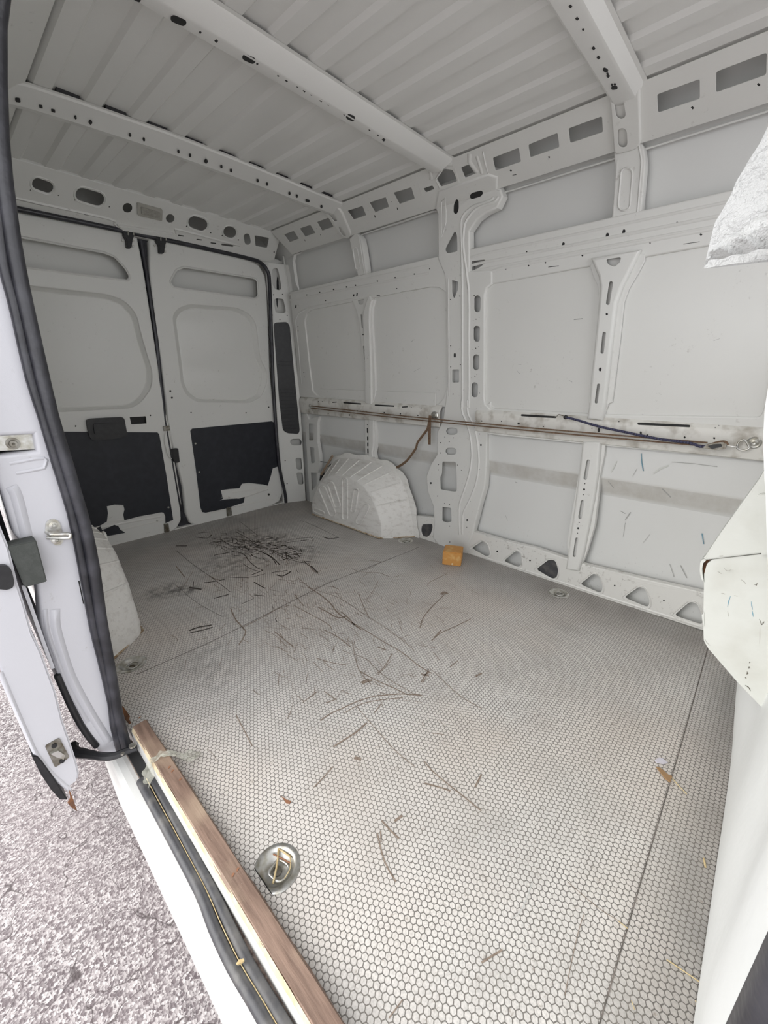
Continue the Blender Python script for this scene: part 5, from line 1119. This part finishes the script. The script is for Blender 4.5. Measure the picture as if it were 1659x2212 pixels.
dark = [('U', [(400, 270), (480, 320), (560, 340), (640, 350), (760, 380), (860, 440), (900, 500)], .006), ('U', [(330, 260), (450, 290), (560, 310)], .004), ('U', [(540, 205), (640, 260), (720, 320), (840, 360), (960, 415)], .005), ('U', [(700, 325), (780, 310), (880, 300)], .006), ('U', [(880, 320), (1000, 300), (1110, 285), (1220, 265)], .004), ('U', [(500, 380), (600, 400), (660, 470), (720, 520), (780, 550)], .006), ('U', [(780, 390), (860, 430), (930, 500)], .008), ('U', [(840, 370), (960, 430), (1080, 470), (1200, 490)], .004), ('U', [(600, 490), (680, 540), (760, 560)], .004), ('U', [(480, 610), (600, 615), (700, 605), (800, 580)], .005), ('U', [(700, 655), (760, 690), (800, 710)], .008), ('U', [(900, 590), (960, 600), (1030, 560)], .012), ('U', [(860, 570), (920, 560), (1000, 550)], .006), ('U', [(680, 590), (780, 548)], .008), ('U', [(570, 110), (650, 170), (735, 240)], .003), ('U', [(0, 370), (120, 470), (200, 530), (330, 620), (490, 745)], .003), ('U', [(250, 660), (340, 650), (440, 630)], .008), ('U', [(120, 700), (160, 710), (230, 720)], .014), ('U', [(160, 650), (155, 700)], .004), ('U', [(0, 680), (160, 820), (330, 920), (420, 965)], .002), ('U', [(340, 415), (420, 400), (480, 390)], .010), ('U', [(120, 1090), (200, 1060), (320, 1040)], .012), ('U', [(130, 1110), (260, 1080), (330, 1060)], .008), ('U', [(1010, 350), (1060, 362)], .010), ('U', [(1080, 265), (1220, 255), (1215, 285), (1120, 280)], .005), ('U', [(1320, 250), (1380, 265), (1460, 255)], .012), ('U', [(1210, 510), (1270, 570)], .012), ('U', [(1110, 100), (1240, 150), (1450, 250)], .003), ('U', [(170, 250), (280, 260), (320, 230)], .010), ('U', [(200, 215), (300, 205)], .008), ('U', [(330, 290), (390, 310), (350, 350)], .005), ('U', [(0, 330), (100, 330)], .016), ('U', [(400, 250), (410, 350), (460, 370)], .003), ('U', [(340, 800), (420, 780), (470, 765)], .010), ('U', [(700, 770), (800, 780)], .006), ('U', [(590, 850), (700, 800)], .004), ('U', [(1085, 330), (1240, 355)], .002), ('U', [(1080, 550), (1100, 570)], .003), ('U', [(890, 980), (905, 1010)], .004), ('U', [(865, 870), (870, 890)], .003)]
for c, p, w in dark: floorline(bm, c, p, w*.75, .0013)
for i in range(190):
    t = rg.random(); cx = .92+.12*t+rg.gauss(0, .07); cy = 2.45-.55*t+rg.gauss(0, .06)
    a = rg.gauss(1.9, .55); L = rg.uniform(.006, .04); w = rg.uniform(.001, .005)
    d = Vector((math.cos(a), math.sin(a), 0))*L; p = Vector((cx, cy, .0012)); n = Vector((-d.y, d.x, 0))*rg.uniform(-.3, .3)
    ribbon(bm, [p-d, p+n, p+d], w, (0, 0, 1), .0003)
o = finish('dark_scuffs', bm, MARK, fl); o['kind'] = 'stuff'
bm = bmesh.new()
for c, p, w in (('Z', [(1150, 1905), (1130, 1960), (1108, 1985)], .0016), ('Z', [(1340, 1440), (1362, 1405)], .002), ('X', [(400, 40), (300, 70), (110, 125)], .0015)): floorline(bm, c, p, w, .0016)
finish('pale_scratches', bm, MARKW, fl)
# wall scuffs
bm = bmesh.new()
def wallline(bm, crop, pts, w, h):
    q = [PL['w'].at(a, s, h) for a, s in TR(crop, 'w', pts)]; ribbon(bm, q, w*.6, (-1, 0, 0), .0004)
PL['ws'] = Prof(1, [(1.848, 0, 0), (1.848, 0, .5), (1.815, 0, .60), (1.815, 0, .8)], IN)
def skl(bm, crop, pts, w):
    q = [PL['ws'].at(a, s, .0) for a, s in TR(crop, 'ws', pts)]; ribbon(bm, q, w*.6, (-1, 0, 0), .001)
for p, w in (([(1160, 385), (1200, 425)], .006), ([(1205, 258), (1300, 265), (1420, 280)], .003), ([(1010, 495), (985, 530)], .006), ([(960, 488), (985, 502)], .003), ([(985, 545), (975, 610)], .002), ([(1100, 600), (1068, 640)], .002), ([(905, 350), (930, 380)], .003), ([(465, 352), (475, 355)], .005), ([(1195, 740), (1215, 800)], .003), ([(1245, 745), (1275, 805)], .004), ([(420, 510), (430, 535)], .002), ([(1040, 290), (1020, 325)], .002)): skl(bm, 'H', p, w)
for p, w in (([(738, 460), (780, 455)], .005), ([(470, 705), (485, 718)], .003), ([(715, 748), (730, 756)], .004), ([(475, 672), (490, 673)], .002), ([(1400, 560), (1430, 550)], .002)):
    wallline(bm, 'G', p, w, -.0105)
for p, w in (([(1000, 1040), (1022, 1025)], .004), ([(1018, 1238), (1065, 1212)], .002)): wallline(bm, 'E', p, w, -.0105)
finish('grey_scuff', bm, simple('grey_scuff', (.40, .40, .385), .7), wall)
bm = bmesh.new()
for p, w in (([(1060, 218), (1063, 260), (1070, 300)], .006), ([(1347, 595), (1355, 645)], .006)): skl(bm, 'H', p, w)
finish('blue_scuff', bm, BLUEM, wall)
bm = bmesh.new()
for p, w in (([(945, 255), (930, 285), (918, 305)], .008), ([(1190, 275), (1150, 290), (1118, 312)], .010)): skl(bm, 'H', p, w)
finish('pale_scuff', bm, WHITE, wall)

# litter
def straw(crop, pts, w, label, m=STRAW, z=.003):
    bm = bmesh.new(); q = [Vector((a, s-1, z)) for a, s in TR(crop, 'fl', pts)]; tube(bm, smoothpath(q, 3) if len(q) > 2 else q, w, 5)
    return tag(finish('straw', bm, m, None, 80), label, 'straw', 'bits of straw on the floor')
straw('M', [(930, 1575), (1040, 1650), (1165, 1735)], .0011, 'longest pale straw lying by the curtain in the lower right')
straw('M', [(1135, 1870), (1165, 1915), (1192, 1962)], .0010, 'short pale straw against the foot of the curtain')
straw('M', [(583, 1298), (650, 1352)], .0009, 'thin straw touching the board seam in the lower right')
straw('M', [(1196, 850), (1208, 912)], .0022, 'stubby pale straw half way up the curtain edge')
straw('M', [(678, 1870), (700, 1935)], .0008, 'tiny straw splinter right of the board seam near the bottom edge')
straw('M', [(960, 262), (1010, 320), (1075, 388)], .0013, 'straw trailing from the dry leaf beside the curtain')
bm = bmesh.new(); q = TR('M', 'fl', [(855, 195), (880, 200), (940, 250), (970, 262), (955, 305), (920, 280)]); extr(bm, [Vector((a, s-1, .002)) for a, s in q], (0, 0, .003)); tag(finish('dry_leaf', bm, simple('tan_leaf', (.36, .22, .11), .8)), 'curled brown dry leaf on the board seam below the tarpaulin', 'leaf')
bm = bmesh.new(); q = TR('M', 'fl', [(845, 150), (875, 130), (905, 140), (938, 168), (905, 176), (860, 165)]); extr(bm, [Vector((a, s-1, .003)) for a, s in q], (0, 0, .003)); tag(finish('paper_scrap', bm, simple('lilac_paper', (.62, .6, .66), .7)), 'small pale scrap of paper beside the dry leaf', 'paper')
bm = bmesh.new(); q = TR('K', 'fl', [(1205, 505), (1240, 530), (1270, 538), (1262, 555), (1240, 552), (1228, 532)]); extr(bm, [Vector((a, s-1, .001)) for a, s in q], (0, 0, .002)); tag(finish('dry_leaf', bm, LEAF), 'tiny reddish leaf bit on the open floor left of centre', 'leaf')
bm = bmesh.new(); q = TR('K', 'th', [(938, 1600), (960, 1575), (985, 1568), (990, 1580), (975, 1595), (950, 1606)]); extr(bm, [Vector((a-.004, s-1, -.014)) for a, s in q], (0, 0, .004)); tag(finish('straw_chip', bm, STRAW), 'yellow chip stuck on the rubber threshold seal', 'straw')
for pts, w, lab in (([(640, 560), (610, 900), (520, 1330)], .0022, 'broad pale straw lying across the near tie-down ring'), ([(520, 680), (700, 770), (900, 880)], .0016, 'reddish straw across the top of the near tie-down ring'), ([(900, 700), (900, 1000), (770, 1230)], .0012, 'fine straw in the right side of the near tie-down ring'), ([(640, 560), (760, 640), (900, 740)], .0022, 'yellow straw tuft at the top of the near tie-down ring')):
    CR['TD'] = (540, 1780, .09645)
    straw('TD', pts, w, lab, STRAW if 'reddish' not in lab else LEAF, .001)
# rusty debris by the jamb foot
bm = bmesh.new(); q = TR('J', 'fl', [(975, 835), (990, 850), (1035, 915), (1025, 940), (1045, 965), (1030, 975), (985, 925), (970, 890)]); extr(bm, [Vector((a, s-1, -.004)) for a, s in q], (0, 0, .008)); tag(finish('rusty_debris', bm, RUST), 'rusty brown debris crumbled at the foot of the side door pillar', 'debris')
